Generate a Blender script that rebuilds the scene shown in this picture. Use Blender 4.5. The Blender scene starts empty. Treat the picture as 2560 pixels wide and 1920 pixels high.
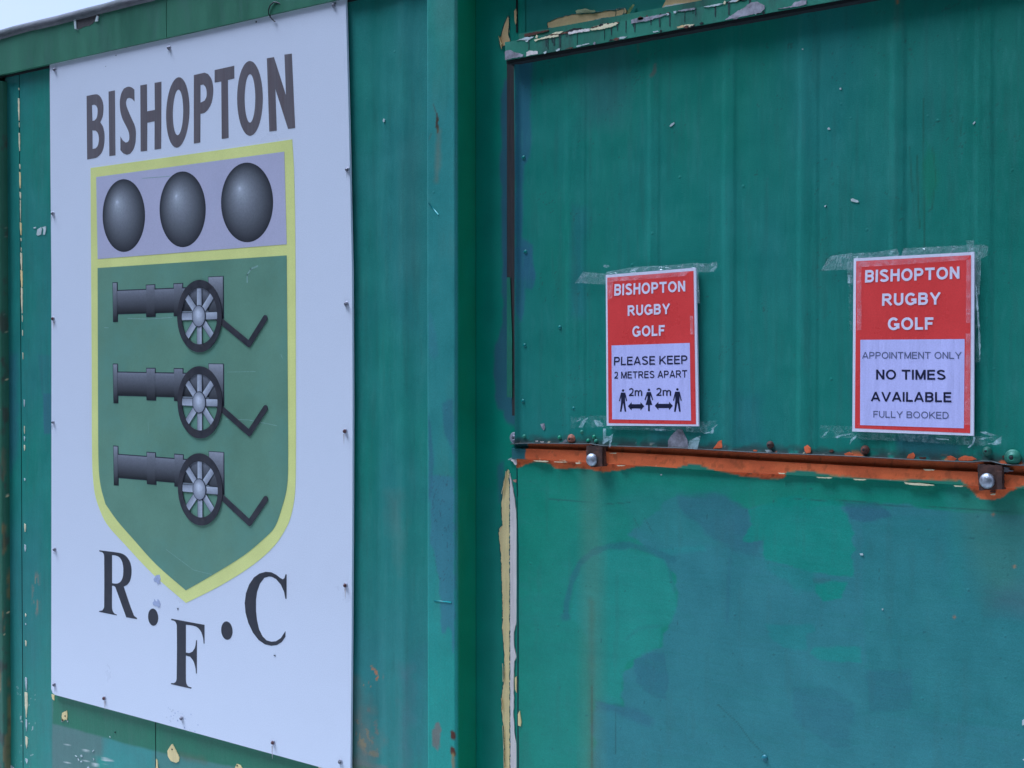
import bpy, math, random
import numpy as np
from mathutils import Vector, Matrix
from mathutils.geometry import tessellate_polygon
random.seed(7); rng = np.random.default_rng(7)
sc = bpy.context.scene; COL = sc.collection

# ------------------------------------------------------------------ camera
CAM = Vector((0.0, -2.25, 1.60)); YAW = math.radians(38.2); PITCH = math.radians(-0.93); FPX = 3530.0
cd = bpy.data.cameras.new('camera'); cam = bpy.data.objects.new('camera', cd); COL.objects.link(cam)
cam.location = CAM; cam.rotation_euler = (math.radians(90) + PITCH, 0, YAW)
cd.sensor_width = 36; cd.lens = FPX / 2560 * 36; cd.clip_start = 0.05; cd.clip_end = 1500
sc.camera = cam

# ------------------------------------------------------------------ sky, sun, exposure
w = bpy.data.worlds.new('World'); sc.world = w; w.use_nodes = True
nt = w.node_tree; bg = nt.nodes['Background']
sk = nt.nodes.new('ShaderNodeTexSky'); sk.sky_type = 'NISHITA'; sk.sun_disc = False
SUN_EL, SUN_AZ = math.radians(62), math.radians(-115)      # azimuth measured from +Y (behind the container), clockwise
sk.sun_elevation = SUN_EL; sk.sun_rotation = SUN_AZ
sk.air_density = 1.0; sk.dust_density = 2.0; sk.ozone_density = 2.0
veil = nt.nodes.new('ShaderNodeMix'); veil.data_type = 'RGBA'; veil.inputs[0].default_value = .6; cn = nt.nodes.new('ShaderNodeTexNoise'); cn.inputs['Scale'].default_value = 3.5; cn.inputs['Detail'].default_value = 7; cr_ = nt.nodes.new('ShaderNodeMapRange'); cr_.inputs['From Min'].default_value = .35; cr_.inputs['From Max'].default_value = .65; cr_.inputs['To Min'].default_value = .45; cr_.inputs['To Max'].default_value = .72; tc_ = nt.nodes.new('ShaderNodeTexCoord'); nt.links.new(tc_.outputs['Generated'], cn.inputs['Vector']); nt.links.new(cn.outputs['Fac'], cr_.inputs['Value']); nt.links.new(cr_.outputs[0], veil.inputs[0]); veil.inputs[7].default_value = (3.9, 3.3, 3.6, 1)     # thin even cloud
nt.links.new(sk.outputs[0], veil.inputs[6]); nt.links.new(veil.outputs[2], bg.inputs[0]); bg.inputs[1].default_value = 0.06
sl = bpy.data.lights.new('sun', 'SUN'); sl.energy = 1.4; sl.angle = math.radians(30); sl.color = (1, 0.97, 0.93)
so = bpy.data.objects.new('sun', sl); COL.objects.link(so)
sd = Vector((math.sin(SUN_AZ) * math.cos(SUN_EL), math.cos(SUN_AZ) * math.cos(SUN_EL), math.sin(SUN_EL)))
so.rotation_euler = sd.to_track_quat('Z', 'Y').to_euler(); so.location = (-4, 3, 8)
sc.view_settings.view_transform = 'Standard'; sc.view_settings.look = 'None'
sc.view_settings.use_white_balance = True; sc.view_settings.white_balance_temperature = 4850; sc.view_settings.exposure = 1.95; sc.view_settings.gamma = 1; sc.view_settings.use_curve_mapping = False

# ------------------------------------------------------------------ measuring: image readings -> points on the wall planes
cy, sy_ = math.cos(YAW), math.sin(YAW); cp, sp = math.cos(PITCH), math.sin(PITCH)
FW = Vector((-sy_ * cp, cy * cp, sp)); RT = Vector((cy, sy_, 0)); UP = RT.cross(FW)
def W(x, y, d=0.0):
    """wall point (X, Z) on the plane standing d proud of the frame (y = -d) for a reading x, y of the 2560 x 1920 photo"""
    r = FW + RT * ((x - 1280) / FPX) + UP * ((960 - y) / FPX)
    t = (-d - CAM.y) / r.y
    return (CAM.x + r.x * t, CAM.z + r.z * t)
VIEW = dict(A=(0, 0, 2.44), B=(0, 640, 2.44), C=(0, 1260, 2.4578), E=(850, 0, 2.44), F=(850, 640, 2.44), G=(850, 1240, 2.44),
            H=(1240, 0, 2.9105), I=(1240, 1000, 3.3515), P1=(1400, 620, 3.191), P2=(2020, 580, 3.072), P4=(1860, 1060, 3.16),
            P5=(1240, 1180, 1.6758), P6=(1900, 0, 2.592), P7=(260, 660, 4.8087), P8=(0, 0, 5.53), Q1=(200, 180, 6.914),
            Q2=(460, 120, 6.38), Q3=(230, 1360, 7.373), Q4=(400, 1400, 5.0265), Q5=(1240, 0, 6.9125), Q6=(1540, 0, 4.8087),
            Q7=(0, 180, 2.304), Q8=(0, 900, 1.6265), S1=(100, 1700, 2.765), S2=(1240, 1060, 6.9125), S3=(2380, 1080, 9.217),
            S4=(1240, 900, 4.1475), S5=(1420, 640, 5.53), S6=(2040, 590, 4.8087), S7=(1060, 250, 6.636), S8=(80, 1700, 7.541), S=(0, 0, 1))
def px(v, pts):
    a, b, s = VIEW[v]
    return [(a + x / s, b + y / s) for x, y in pts]
def WP(v, pts, d):
    return [W(x, y, d) for x, y in px(v, pts)]

# ------------------------------------------------------------------ things, parts
ORIG = {}
def tag(o, label=None, cat=None, group=None, kind=None):
    if label: o['label'] = label
    if cat: o['category'] = cat
    if group: o['group'] = group
    if kind: o['kind'] = kind
    return o
def thing(name, loc, label, cat, group=None):
    o = bpy.data.objects.new(name, None); o.location = loc; COL.objects.link(o); o.empty_display_size = .1
    ORIG[o.name] = Vector(loc); return tag(o, label, cat, group)
def origin(o):
    if o is None: return Vector((0, 0, 0))
    while o.parent: o = o.parent
    return ORIG.get(o.name, Vector((0, 0, 0)))
def mesh_obj(name, verts, faces, mat, parent=None, smooth=False):
    """one mesh object; verts are world points, stored relative to the thing's base"""
    O = origin(parent)
    me = bpy.data.meshes.new(name); me.from_pydata([(v[0] - O.x, v[1] - O.y, v[2] - O.z) for v in verts], [], faces); me.validate()
    me.materials.append(mat)
    if smooth: me.polygons.foreach_set('use_smooth', [True] * len(me.polygons))
    o = bpy.data.objects.new(name, me); COL.objects.link(o); o.parent = parent
    return o
def area(l): return sum(l[i - 1][0] * l[i][1] - l[i][0] * l[i - 1][1] for i in range(len(l))) / 2
def plate_geo(loops, back, front, bev=0.0):
    """flat plate in the wall plane from 2-D loops [outer, holes...]; -> verts, faces"""
    L = [list(l) for l in loops]
    L = [l if (area(l) > 0) == (i == 0) else l[::-1] for i, l in enumerate(L)]
    tris = tessellate_polygon([[Vector((x, z, 0)) for x, z in l] for l in L])
    flat = [p for l in L for p in l]; n = len(flat)
    V = [(x, -front, z) for x, z in flat] + [(x, -back, z) for x, z in flat]; Fs = []
    for t in tris:
        a, b, c = [flat[i] for i in t]
        if (b[0] - a[0]) * (c[1] - a[1]) - (c[0] - a[0]) * (b[1] - a[1]) < 0: t = t[::-1]
        Fs.append(tuple(t))
    k = 0
    for l in L:
        m = len(l)
        for i in range(m): Fs.append((k + i, n + k + i, n + k + (i + 1) % m, k + (i + 1) % m))
        k += m
    return V, Fs
def plate(name, loops, back, front, mat, parent):
    V, Fs = plate_geo(loops, back, front); return mesh_obj(name, V, Fs, mat, parent)
def plates(name, many, back, front, mat, parent):
    V, Fs = [], []
    for loops in many:
        v, f = plate_geo(loops, back, front); k = len(V); V += v; Fs += [tuple(i + k for i in q) for q in f]
    return mesh_obj(name, V, Fs, mat, parent)
def box_geo(x0, x1, y0, y1, z0, z1):
    V = [(x, y, z) for x in (x0, x1) for y in (y0, y1) for z in (z0, z1)]
    return V, [(0, 1, 3, 2), (4, 6, 7, 5), (0, 4, 5, 1), (2, 3, 7, 6), (0, 2, 6, 4), (1, 5, 7, 3)]
def box(name, x0, x1, y0, y1, z0, z1, mat, parent):
    V, Fs = box_geo(x0, x1, y0, y1, z0, z1); return mesh_obj(name, V, Fs, mat, parent)
def lathe_geo(c, prof, n=20, axis=Vector((0, -1, 0)), phase=0.0):
    """prof: (radius, height along axis) pairs from back to front, last may have radius 0"""
    a = axis.normalized(); u = Vector((0, 0, 1)); u = (u - a * u.dot(a)).normalized(); v = a.cross(u); c = Vector(c)
    V, Fs = [], []
    for r, h in prof:
        for i in range(n):
            t = 2 * math.pi * i / n + phase; V.append(tuple(c + a * h + (u * math.cos(t) + v * math.sin(t)) * max(r, 1e-6)))
    for j in range(len(prof) - 1):
        for i in range(n):
            i2 = (i + 1) % n; Fs.append((j * n + i, (j + 1) * n + i, (j + 1) * n + i2, j * n + i2))
    Fs.append(tuple((len(prof) - 1) * n + i for i in range(n))[::-1])
    return V, Fs
def lathe(name, c, prof, mat, parent, n=20, smooth=True, axis=Vector((0, -1, 0)), phase=0.0):
    V, Fs = lathe_geo(c, prof, n, axis, phase); return mesh_obj(name, V, Fs, mat, parent, smooth)
def tube_geo(pts, r, n=10):
    P = [Vector(p) for p in pts]; V, Fs = [], []; rr = r if isinstance(r, (list, tuple)) else [r] * len(P)
    up = Vector((0, 0, 1))
    for k, p in enumerate(P):
        t = (P[min(k + 1, len(P) - 1)] - P[max(k - 1, 0)]).normalized()
        a = t.cross(up); a = a.normalized() if a.length > 1e-4 else Vector((1, 0, 0)); b = t.cross(a)
        for i in range(n):
            q = 2 * math.pi * i / n; V.append(tuple(p + (a * math.cos(q) + b * math.sin(q)) * rr[k]))
    for k in range(len(P) - 1):
        for i in range(n): Fs.append((k * n + i, k * n + (i + 1) % n, (k + 1) * n + (i + 1) % n, (k + 1) * n + i))
    Fs.append(tuple(range(n))); Fs.append(tuple((len(P) - 1) * n + i for i in range(n))[::-1])
    return V, Fs
def smooth_loop(pts, corner=38, sub=5):
    """close a traced outline, rounding the runs between true corners"""
    n = len(pts); P = [Vector(p) for p in pts]; cor = []
    for i in range(n):
        a = P[i] - P[i - 1]; b = P[(i + 1) % n] - P[i]; cor.append(math.degrees(a.angle(b, 0)) > corner)
    out = []
    for i in range(n):
        p1, p2 = P[i], P[(i + 1) % n]
        p0 = P[i - 1] if not cor[i] else p1 + (p1 - p2) * .5; p3 = P[(i + 2) % n] if not cor[(i + 1) % n] else p2 + (p2 - p1) * .5
        if cor[i] and cor[(i + 1) % n]: out.append(tuple(p1)); continue
        d1, d0, d3 = (p2 - p1).length, (p1 - p0).length, (p3 - p2).length
        if min(d1, d0, d3) < 1e-9: out.append(tuple(p1)); continue
        m1 = (p2 - p0) / (d0 + d1) * d1; m2 = (p3 - p1) / (d1 + d3) * d1
        for s in range(sub):
            t = s / sub
            out.append(tuple((2 * t**3 - 3 * t * t + 1) * p1 + (t**3 - 2 * t * t + t) * m1 + (-2 * t**3 + 3 * t * t) * p2 + (t**3 - t * t) * m2))
    return out
def rough_loop(pts, amp, step=.004, seed=0):
    """ragged outline of chipped paint"""
    r = random.Random(seed); out = []
    for i in range(len(pts)):
        a, b = Vector(pts[i]), Vector(pts[(i + 1) % len(pts)]); L = (b - a).length; k = max(1, min(60, int(L / step))); nrm = Vector((-(b - a).y, (b - a).x)) / max(L, 1e-9)
        out.append(tuple(a))
        for j in range(1, k): out.append(tuple(a + (b - a) * (j / k) + nrm * r.uniform(-amp, amp)))
    return out
def ell(cx, cz, rx, rz, n=48, skew=0.0):
    return [(cx + rx * math.cos(2 * math.pi * i / n) + skew * math.sin(2 * math.pi * i / n), cz + rz * math.sin(2 * math.pi * i / n)) for i in range(n)]
def stroke(pts, wd, cap=True, n=8):
    """outline of a poly-line drawn with a round pen, as a list of simple loops"""
    out = []
    for a, b in zip(pts[:-1], pts[1:]):
        a, b = Vector(a), Vector(b); t = (b - a).normalized(); nn = Vector((-t.y, t.x)); r = wd / 2; l = []
        for k in range(n + 1):
            q = math.pi * k / n; l.append(tuple(b + nn * (r * math.cos(q)) + t * (r * math.sin(q))))
        for k in range(n + 1):
            q = math.pi * k / n; l.append(tuple(a - nn * (r * math.cos(q)) - t * (r * math.sin(q))))
        out.append(l)
    return out

# ------------------------------------------------------------------ materials
def srgb(r, g, b):
    f = lambda c: (c / 255) / 12.92 if c <= 10 else ((c / 255 + .055) / 1.055) ** 2.4
    return (f(r), f(g), f(b))
MATS = {}
def mat(name, col=None, rough=.45, metal=0.0, var=.12, scale=25, bump=.15, bscale=180, attr=None, stretch=(1, 1, 1), dirt=None, dirt_amt=.0, dirt_scale=6, spec=.5, peel=0.0, coat=0.0, fine=.06, brush=None):
    if name in MATS: return MATS[name]
    m = bpy.data.materials.new(name); m.use_nodes = True; N = m.node_tree.nodes; Lk = m.node_tree.links.new
    p = N['Principled BSDF']; p.inputs['Roughness'].default_value = rough; p.inputs['Metallic'].default_value = metal
    p.inputs['Specular IOR Level'].default_value = spec; p.inputs['Coat Weight'].default_value = coat
    tc = N.new('ShaderNodeTexCoord'); mp = N.new('ShaderNodeMapping'); mp.inputs['Scale'].default_value = stretch; Lk(tc.outputs['Object'], mp.inputs['Vector'])
    if attr:
        a = N.new('ShaderNodeAttribute'); a.attribute_name = attr; src = a.outputs['Color']
    else:
        a = N.new('ShaderNodeRGB'); a.outputs[0].default_value = (*col, 1); src = a.outputs[0]
    n1 = N.new('ShaderNodeTexNoise'); n1.inputs['Scale'].default_value = scale; n1.inputs['Detail'].default_value = 6; n1.inputs['Roughness'].default_value = .62; Lk(mp.outputs[0], n1.inputs['Vector'])
    mr = N.new('ShaderNodeMapRange'); mr.inputs['From Min'].default_value = .3; mr.inputs['From Max'].default_value = .7
    mr.inputs['To Min'].default_value = 1 - var; mr.inputs['To Max'].default_value = 1 + var; Lk(n1.outputs['Fac'], mr.inputs['Value'])
    nf = N.new('ShaderNodeTexNoise'); nf.inputs['Scale'].default_value = 420; nf.inputs['Detail'].default_value = 3; Lk(tc.outputs['Object'], nf.inputs['Vector'])
    mf = N.new('ShaderNodeMapRange'); mf.inputs['From Min'].default_value = .3; mf.inputs['From Max'].default_value = .7; mf.inputs['To Min'].default_value = 1 - fine; mf.inputs['To Max'].default_value = 1 + fine; Lk(nf.outputs['Fac'], mf.inputs['Value'])
    mm = N.new('ShaderNodeMath'); mm.operation = 'MULTIPLY'; Lk(mr.outputs[0], mm.inputs[0]); Lk(mf.outputs[0], mm.inputs[1]); mr = mm
    mul = N.new('ShaderNodeVectorMath'); mul.operation = 'SCALE'; Lk(src, mul.inputs[0]); Lk(mr.outputs[0], mul.inputs['Scale']); out = mul.outputs[0]
    if dirt:
        n2 = N.new('ShaderNodeTexNoise'); n2.inputs['Scale'].default_value = dirt_scale; n2.inputs['Detail'].default_value = 9; n2.inputs['Roughness'].default_value = .7; Lk(mp.outputs[0], n2.inputs['Vector'])
        r2 = N.new('ShaderNodeMapRange'); r2.inputs['From Min'].default_value = .48; r2.inputs['From Max'].default_value = .68; r2.inputs['To Max'].default_value = dirt_amt; Lk(n2.outputs['Fac'], r2.inputs['Value'])
        mx = N.new('ShaderNodeMix'); mx.data_type = 'RGBA'; Lk(r2.outputs[0], mx.inputs[0]); Lk(out, mx.inputs[6]); mx.inputs[7].default_value = (*dirt, 1); out = mx.outputs[2]
    Lk(out, p.inputs['Base Color'])
    rr = N.new('ShaderNodeMapRange'); rr.inputs['From Min'].default_value = .3; rr.inputs['From Max'].default_value = .7
    rr.inputs['To Min'].default_value = rough - .07; rr.inputs['To Max'].default_value = min(1, rough + .1); Lk(n1.outputs['Fac'], rr.inputs['Value']); Lk(rr.outputs[0], p.inputs['Roughness'])
    if bump:
        nb = N.new('ShaderNodeTexNoise'); nb.inputs['Scale'].default_value = bscale; nb.inputs['Detail'].default_value = 4; Lk(mp.outputs[0], nb.inputs['Vector'])
        b = N.new('ShaderNodeBump'); b.inputs['Strength'].default_value = bump; b.inputs['Distance'].default_value = .0008; Lk(nb.outputs['Fac'], b.inputs['Height'])
        last = b
        if peel:
            ml = N.new('ShaderNodeMapping'); ml.inputs['Scale'].default_value = (28, 28, 3.2); Lk(tc.outputs['Object'], ml.inputs['Vector'])
            nl = N.new('ShaderNodeTexNoise'); nl.inputs['Scale'].default_value = 1; nl.inputs['Detail'].default_value = 5; Lk(ml.outputs[0], nl.inputs['Vector'])
            b2 = N.new('ShaderNodeBump'); b2.inputs['Strength'].default_value = peel; b2.inputs['Distance'].default_value = .004; Lk(nl.outputs['Fac'], b2.inputs['Height']); Lk(b.outputs[0], b2.inputs['Normal'])
            if brush:
                mb = N.new('ShaderNodeMapping'); mb.inputs['Scale'].default_value = brush; Lk(tc.outputs['Object'], mb.inputs['Vector'])
                n5 = N.new('ShaderNodeTexNoise'); n5.inputs['Scale'].default_value = 1; n5.inputs['Detail'].default_value = 4; Lk(mb.outputs[0], n5.inputs['Vector'])
                b5 = N.new('ShaderNodeBump'); b5.inputs['Strength'].default_value = .25; b5.inputs['Distance'].default_value = .0008; Lk(n5.outputs['Fac'], b5.inputs['Height']); Lk(b2.outputs[0], b5.inputs['Normal']); b2 = b5
            ms = N.new('ShaderNodeTexVoronoi'); ms.inputs['Scale'].default_value = 17; ms.inputs['Randomness'].default_value = 1; Lk(tc.outputs['Object'], ms.inputs['Vector'])
            cr = N.new('ShaderNodeMapRange'); cr.inputs['From Max'].default_value = .06; cr.inputs['To Min'].default_value = 1; cr.inputs['To Max'].default_value = 0; Lk(ms.outputs['Distance'], cr.inputs['Value'])
            b3 = N.new('ShaderNodeBump'); b3.inputs['Strength'].default_value = .5; b3.inputs['Distance'].default_value = .0015; Lk(cr.outputs[0], b3.inputs['Height']); Lk(b2.outputs[0], b3.inputs['Normal']); last = b3
        Lk(last.outputs[0], p.inputs['Normal'])
    MATS[name] = m; return m
M_paint = mat('painted_steel', attr='paint', rough=.42, spec=.3, var=.06, scale=14, bump=.3, bscale=420, peel=.35)
M_paint_v = mat('painted_steel_brushed_down', attr='paint', rough=.42, spec=.3, var=.08, scale=14, bump=.4, bscale=420, peel=.35, brush=(170, 170, 7), fine=.08)
M_paint_h = mat('painted_steel_brushed_across', attr='paint', rough=.42, spec=.3, var=.08, scale=14, bump=.4, bscale=420, peel=.25, brush=(9, 9, 190), fine=.08)
M_green = mat('container_green', (.022, .23, .11), rough=.45, var=.12, bump=.25, peel=.3, dirt=(.05, .12, .10), dirt_amt=.35)
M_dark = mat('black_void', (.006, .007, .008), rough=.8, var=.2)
M_rubber = mat('weathered_rubber', (.032, .028, .026), rough=.85, var=.5, scale=8, stretch=(60, 60, 3), bump=.9, bscale=12, dirt=(.09, .05, .045), dirt_amt=.6, dirt_scale=5)
M_trim = mat('flaking_trim_green', (.04, .21, .125), rough=.55, var=.25, scale=18, bump=.6, bscale=150, stretch=(1, 1, .35), dirt=(.018, .03, .028), dirt_amt=1.0, dirt_scale=9)
M_fasc = mat('fascia_green', (.045, .165, .085), rough=.5, var=.2, scale=6, stretch=(3, 1, .7), bump=.3, dirt=(.07, .155, .115), dirt_amt=.5, dirt_scale=4, peel=.2)
M_rail = mat('weathered_rail', (.13, .125, .13), rough=.75, var=.35, scale=40, bump=.9, bscale=160, dirt=(.03, .05, .035), dirt_amt=.8, dirt_scale=9, stretch=(.6, 1, 3))
M_orange = mat('orange_primer', (.36, .085, .03), rough=.6, var=.12, scale=20, bump=.3, bscale=150, dirt=(.2, .05, .02), dirt_amt=.5, dirt_scale=8)
M_orange2 = mat('orange_chip', (.78, .15, .04), rough=.6, var=.25, scale=90)
M_tan = mat('tan_undercoat', (.85, .66, .28), rough=.6, var=.12, scale=15, stretch=(8, 1, 1), bump=.5, bscale=90)
M_tan2 = mat('tan_undercoat_upper', (.74, .50, .22), rough=.6, var=.15, scale=20, bump=.5, bscale=90)
M_cream = mat('cream_paint_edge', (.80, .70, .42), rough=.55, var=.15, scale=60)
M_grey = mat('bare_metal_grey', (.33, .31, .33), rough=.7, var=.35, scale=70, bump=.8, bscale=200, dirt=(.12, .10, .10), dirt_amt=.7, dirt_scale=50)
M_white = mat('pale_undercoat', (.80, .70, .62), rough=.6, var=.12, scale=18, stretch=(8, 1, 1), bump=.4, bscale=90)
M_pale = mat('pale_chip', (.55, .6, .56), rough=.6, var=.2, scale=80)
M_rust = mat('rust', (.10, .035, .02), rough=.85, var=.5, scale=90, bump=1, bscale=260, dirt=(.22, .07, .03), dirt_amt=.6, dirt_scale=40)
M_rustplate = mat('rusty_bracket', (.060, .026, .016), rough=.8, var=.6, scale=60, bump=1, bscale=220, dirt=(.16, .06, .03), dirt_amt=.7, dirt_scale=30)
M_zinc = mat('zinc_bolt', (.42, .44, .47), rough=.45, metal=.8, var=.3, dirt=(.16, .10, .08), dirt_amt=.5, dirt_scale=160, scale=120, bump=.6, bscale=500)
M_steelscrew = mat('dull_screw', (.16, .15, .17), rough=.5, metal=.5, var=.3, scale=200, bump=.4)
M_washer = mat('pale_washer', (.35, .34, .38), rough=.55, metal=.3, var=.25, scale=200)
M_sign = mat('sign_face', (.76, .77, .83), rough=.32, var=.03, scale=3, bump=.08, bscale=25, dirt=(.64, .66, .72), dirt_amt=.3, dirt_scale=3)
M_signedge = mat('sign_edge', (.5, .52, .55), rough=.5, var=.1)
M_let = mat('faded_grey_print', (.140, .118, .122), rough=.45, var=.22, scale=5, stretch=(22, 1, .6), bump=.1, dirt=(.12, .075, .07), dirt_amt=.5, dirt_scale=2.2)
M_blk = mat('black_print', (.032, .031, .038), rough=.45, var=.25, scale=60, bump=.15, dirt=(.07, .055, .055), dirt_amt=.4, dirt_scale=25)
M_yel = mat('yellow_print', (.80, .80, .25), rough=.4, var=.06, scale=8, bump=.08)
M_lav = mat('lavender_print', (.52, .49, .60), rough=.4, var=.05, scale=4, bump=.05, dirt=(.48, .48, .60), dirt_amt=.5, dirt_scale=3)
M_sgreen = mat('shield_green_print', (.155, .285, .185), rough=.42, var=.12, scale=5, bump=.08, dirt=(.15, .32, .24), dirt_amt=.6, dirt_scale=4)
M_print = mat('graded_print', attr='paint', rough=.42, var=.10, scale=150, bump=.05)
M_outl = mat('print_outline', (.03, .035, .05), rough=.5)
M_paper = mat('poster_paper', (.82, .78, .86), peel=.8, rough=.20, var=.02, scale=10, bump=.15, bscale=14, coat=.3)
M_panel = mat('poster_panel', (.64, .61, .95), peel=.8, rough=.20, var=.03, scale=10, bump=.15, bscale=14, coat=.3)
M_red = mat('poster_red', (.76, .062, .055), peel=.25, rough=.28, var=.08, scale=8, bump=.15, bscale=14, coat=.3)
M_ink = mat('poster_ink', (.02, .02, .05), rough=.3, var=.1)
M_ink2 = mat('poster_ink_faded', (.14, .15, .26), rough=.3, var=.1)
M_inkw = mat('poster_white_letters', (.85, .76, .86), rough=.25, var=.03)
M_wire = mat('black_wire', (.01, .01, .013), rough=.5)
M_stain = mat('grey_stain', (.42, .45, .60), rough=.5, var=.15, scale=90)

def tape_mat(name, a0, a1, col=(.62, .72, .70)):
    m = bpy.data.materials.new(name); m.use_nodes = True; N = m.node_tree.nodes; Lk = m.node_tree.links.new; p = N['Principled BSDF']
    p.inputs['Base Color'].default_value = (*col, 1); p.inputs['Roughness'].default_value = .14; p.inputs['Specular IOR Level'].default_value = .8
    tc = N.new('ShaderNodeTexCoord'); n = N.new('ShaderNodeTexNoise'); n.inputs['Scale'].default_value = 70; n.inputs['Detail'].default_value = 3; n.inputs['Distortion'].default_value = 1.2; Lk(tc.outputs['Object'], n.inputs['Vector'])
    r = N.new('ShaderNodeMapRange'); r.inputs['From Min'].default_value = .44; r.inputs['From Max'].default_value = .68; r.inputs['To Min'].default_value = a0; r.inputs['To Max'].default_value = a1; Lk(n.outputs['Fac'], r.inputs['Value']); Lk(r.outputs[0], p.inputs['Alpha'])
    v = N.new('ShaderNodeTexVoronoi'); v.inputs['Scale'].default_value = 45; v.feature = 'F1'; Lk(tc.outputs['Object'], v.inputs['Vector'])
    b = N.new('ShaderNodeBump'); b.inputs['Strength'].default_value = .9; b.inputs['Distance'].default_value = .003; Lk(v.outputs['Distance'], b.inputs['Height']); Lk(b.outputs[0], p.inputs['Normal'])
    return m
M_tape = tape_mat('clear_tape', .20, .46, (.50, .60, .58)); M_tape2 = tape_mat('clear_tape_on_paper', .12, .30, (.85, .75, .8)); M_tape3 = tape_mat('clear_tape_faint', .02, .16, (.5, .6, .58)); M_glint = tape_mat('tape_fold_glint', .28, .62, (.6, .75, .75))

# ------------------------------------------------------------------ hand-painted colour (numpy) on dense sheets
def vnoise(x, z, s, seed=0):
    x = x / s; z = z / s; xi = np.floor(x).astype(int); zi = np.floor(z).astype(int); fx = x - xi; fz = z - zi
    fx = fx * fx * (3 - 2 * fx); fz = fz * fz * (3 - 2 * fz)
    def h(a, b):
        q = (a * 374761393 + b * 668265263 + seed * 974711) & 0x7fffffff; q = (q ^ (q >> 13)) * 1274126177 & 0x7fffffff; return ((q ^ (q >> 16)) & 0xffff) / 65535.0
    return (h(xi, zi) * (1 - fx) + h(xi + 1, zi) * fx) * (1 - fz) + (h(xi, zi + 1) * (1 - fx) + h(xi + 1, zi + 1) * fx) * fz
def fbm(x, z, s, seed=0, o=4):
    r = 0; a = .5
    for i in range(o): r = r + a * vnoise(x, z, s / 2**i, seed + i); a *= .5
    return r / (1 - .5**o)
def sdist(x, z, poly):
    """signed distance to polygon, positive inside"""
    d = np.full(x.shape, 1e9); ins = np.zeros(x.shape, bool); n = len(poly)
    for i in range(n):
        ax, az = poly[i]; bx, bz = poly[(i + 1) % n]; ex, ez = bx - ax, bz - az; wx, wz = x - ax, z - az
        t = np.clip((wx * ex + wz * ez) / (ex * ex + ez * ez + 1e-12), 0, 1); d = np.minimum(d, (wx - ex * t)**2 + (wz - ez * t)**2)
        c = ((az > z) != (bz > z)) & (x < (bx - ax) * (z - az) / ((bz - az) + 1e-12) + ax); ins ^= c
    return np.where(ins, 1, -1) * np.sqrt(d)
def pdist(x, z, pts):
    d = np.full(x.shape, 1e9)
    for (ax, az), (bx, bz) in zip(pts[:-1], pts[1:]):
        ex, ez = bx - ax, bz - az; wx, wz = x - ax, z - az; t = np.clip((wx * ex + wz * ez) / (ex * ex + ez * ez + 1e-12), 0, 1); d = np.minimum(d, (wx - ex * t)**2 + (wz - ez * t)**2)
    return np.sqrt(d)
class Coat:
    def __init__(s, x, z, base): s.x, s.z = x, z; s.an = (1, 1); s.c = np.tile(np.array(base, float), x.shape + (1,)); s.k = 0
    def mix(s, col, m): s.c = s.c * (1 - m[..., None]) + np.array(col) * m[..., None]
    def patch(s, poly, col, op=1.0, soft=.006, rag=.006, rs=.03):
        s.k += 1; d = sdist(s.x, s.z, poly) + (fbm(s.x * s.an[0], s.z * s.an[1], rs, s.k * 7) - .5) * 2 * rag; s.mix(col, np.clip(d / soft + .5, 0, 1) * op)
    def line(s, pts, wd, col, op=1.0, soft=.003, rag=0, rs=.02):
        s.k += 1; d = wd / 2 - pdist(s.x, s.z, pts) + (fbm(s.x, s.z, rs, s.k * 5) - .5) * 2 * rag; s.mix(col, np.clip(d / soft + .5, 0, 1) * op)
    def mottle(s, col, size, lo, hi, op, zs=1.0, seed=0):
        n = fbm(s.x, s.z * zs, size, seed + 11); s.mix(col, np.clip((n - lo) / (hi - lo), 0, 1) * op)
def sheet(name, xs, zs, prof, colfn, mat_, parent, smooth=True):
    """dense sheet: xs along the wall (or a profile list of (X, Y)), zs heights, prof(X, Z) -> proud distance"""
    xs = np.asarray(xs, float); zs = np.asarray(zs, float)
    if xs.ndim == 2: X, Y0 = np.meshgrid(xs[:, 0], zs)[0], np.meshgrid(xs[:, 1], zs)[0]; Z = np.meshgrid(xs[:, 0], zs)[1]; Y = Y0
    else: X, Z = np.meshgrid(xs, zs); Y = -prof(X, Z)
    C = tone(colfn(X, Z, Y)); O = origin(parent); nz, nx = X.shape
    co = np.stack([X - O.x, Y - O.y, Z - O.z], -1).reshape(-1, 3)
    i = np.arange((nz - 1) * (nx - 1)); r, c = i // (nx - 1), i % (nx - 1); a = r * nx + c
    F_ = np.stack([a, a + 1, a + nx + 1, a + nx], -1)
    me = bpy.data.meshes.new(name); me.vertices.add(len(co)); me.vertices.foreach_set('co', co.astype(np.float32).ravel())
    me.loops.add(F_.size); me.loops.foreach_set('vertex_index', F_.ravel().astype(np.int32)); me.polygons.add(len(F_))
    me.polygons.foreach_set('loop_start', (np.arange(len(F_)) * 4).astype(np.int32)); me.polygons.foreach_set('loop_total', np.full(len(F_), 4, np.int32)) if bpy.app.version < (4, 1, 0) else None
    me.polygons.foreach_set('use_smooth', np.ones(len(F_), bool)); me.update(calc_edges=True)
    at = me.color_attributes.new('paint', 'FLOAT_COLOR', 'POINT'); at.data.foreach_set('color', np.concatenate([np.clip(C, 0, 1).reshape(-1, 3), np.ones((len(co), 1))], 1).astype(np.float32).ravel())
    me.materials.append(mat_); o = bpy.data.objects.new(name, me); COL.objects.link(o); o.parent = parent; return o
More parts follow.
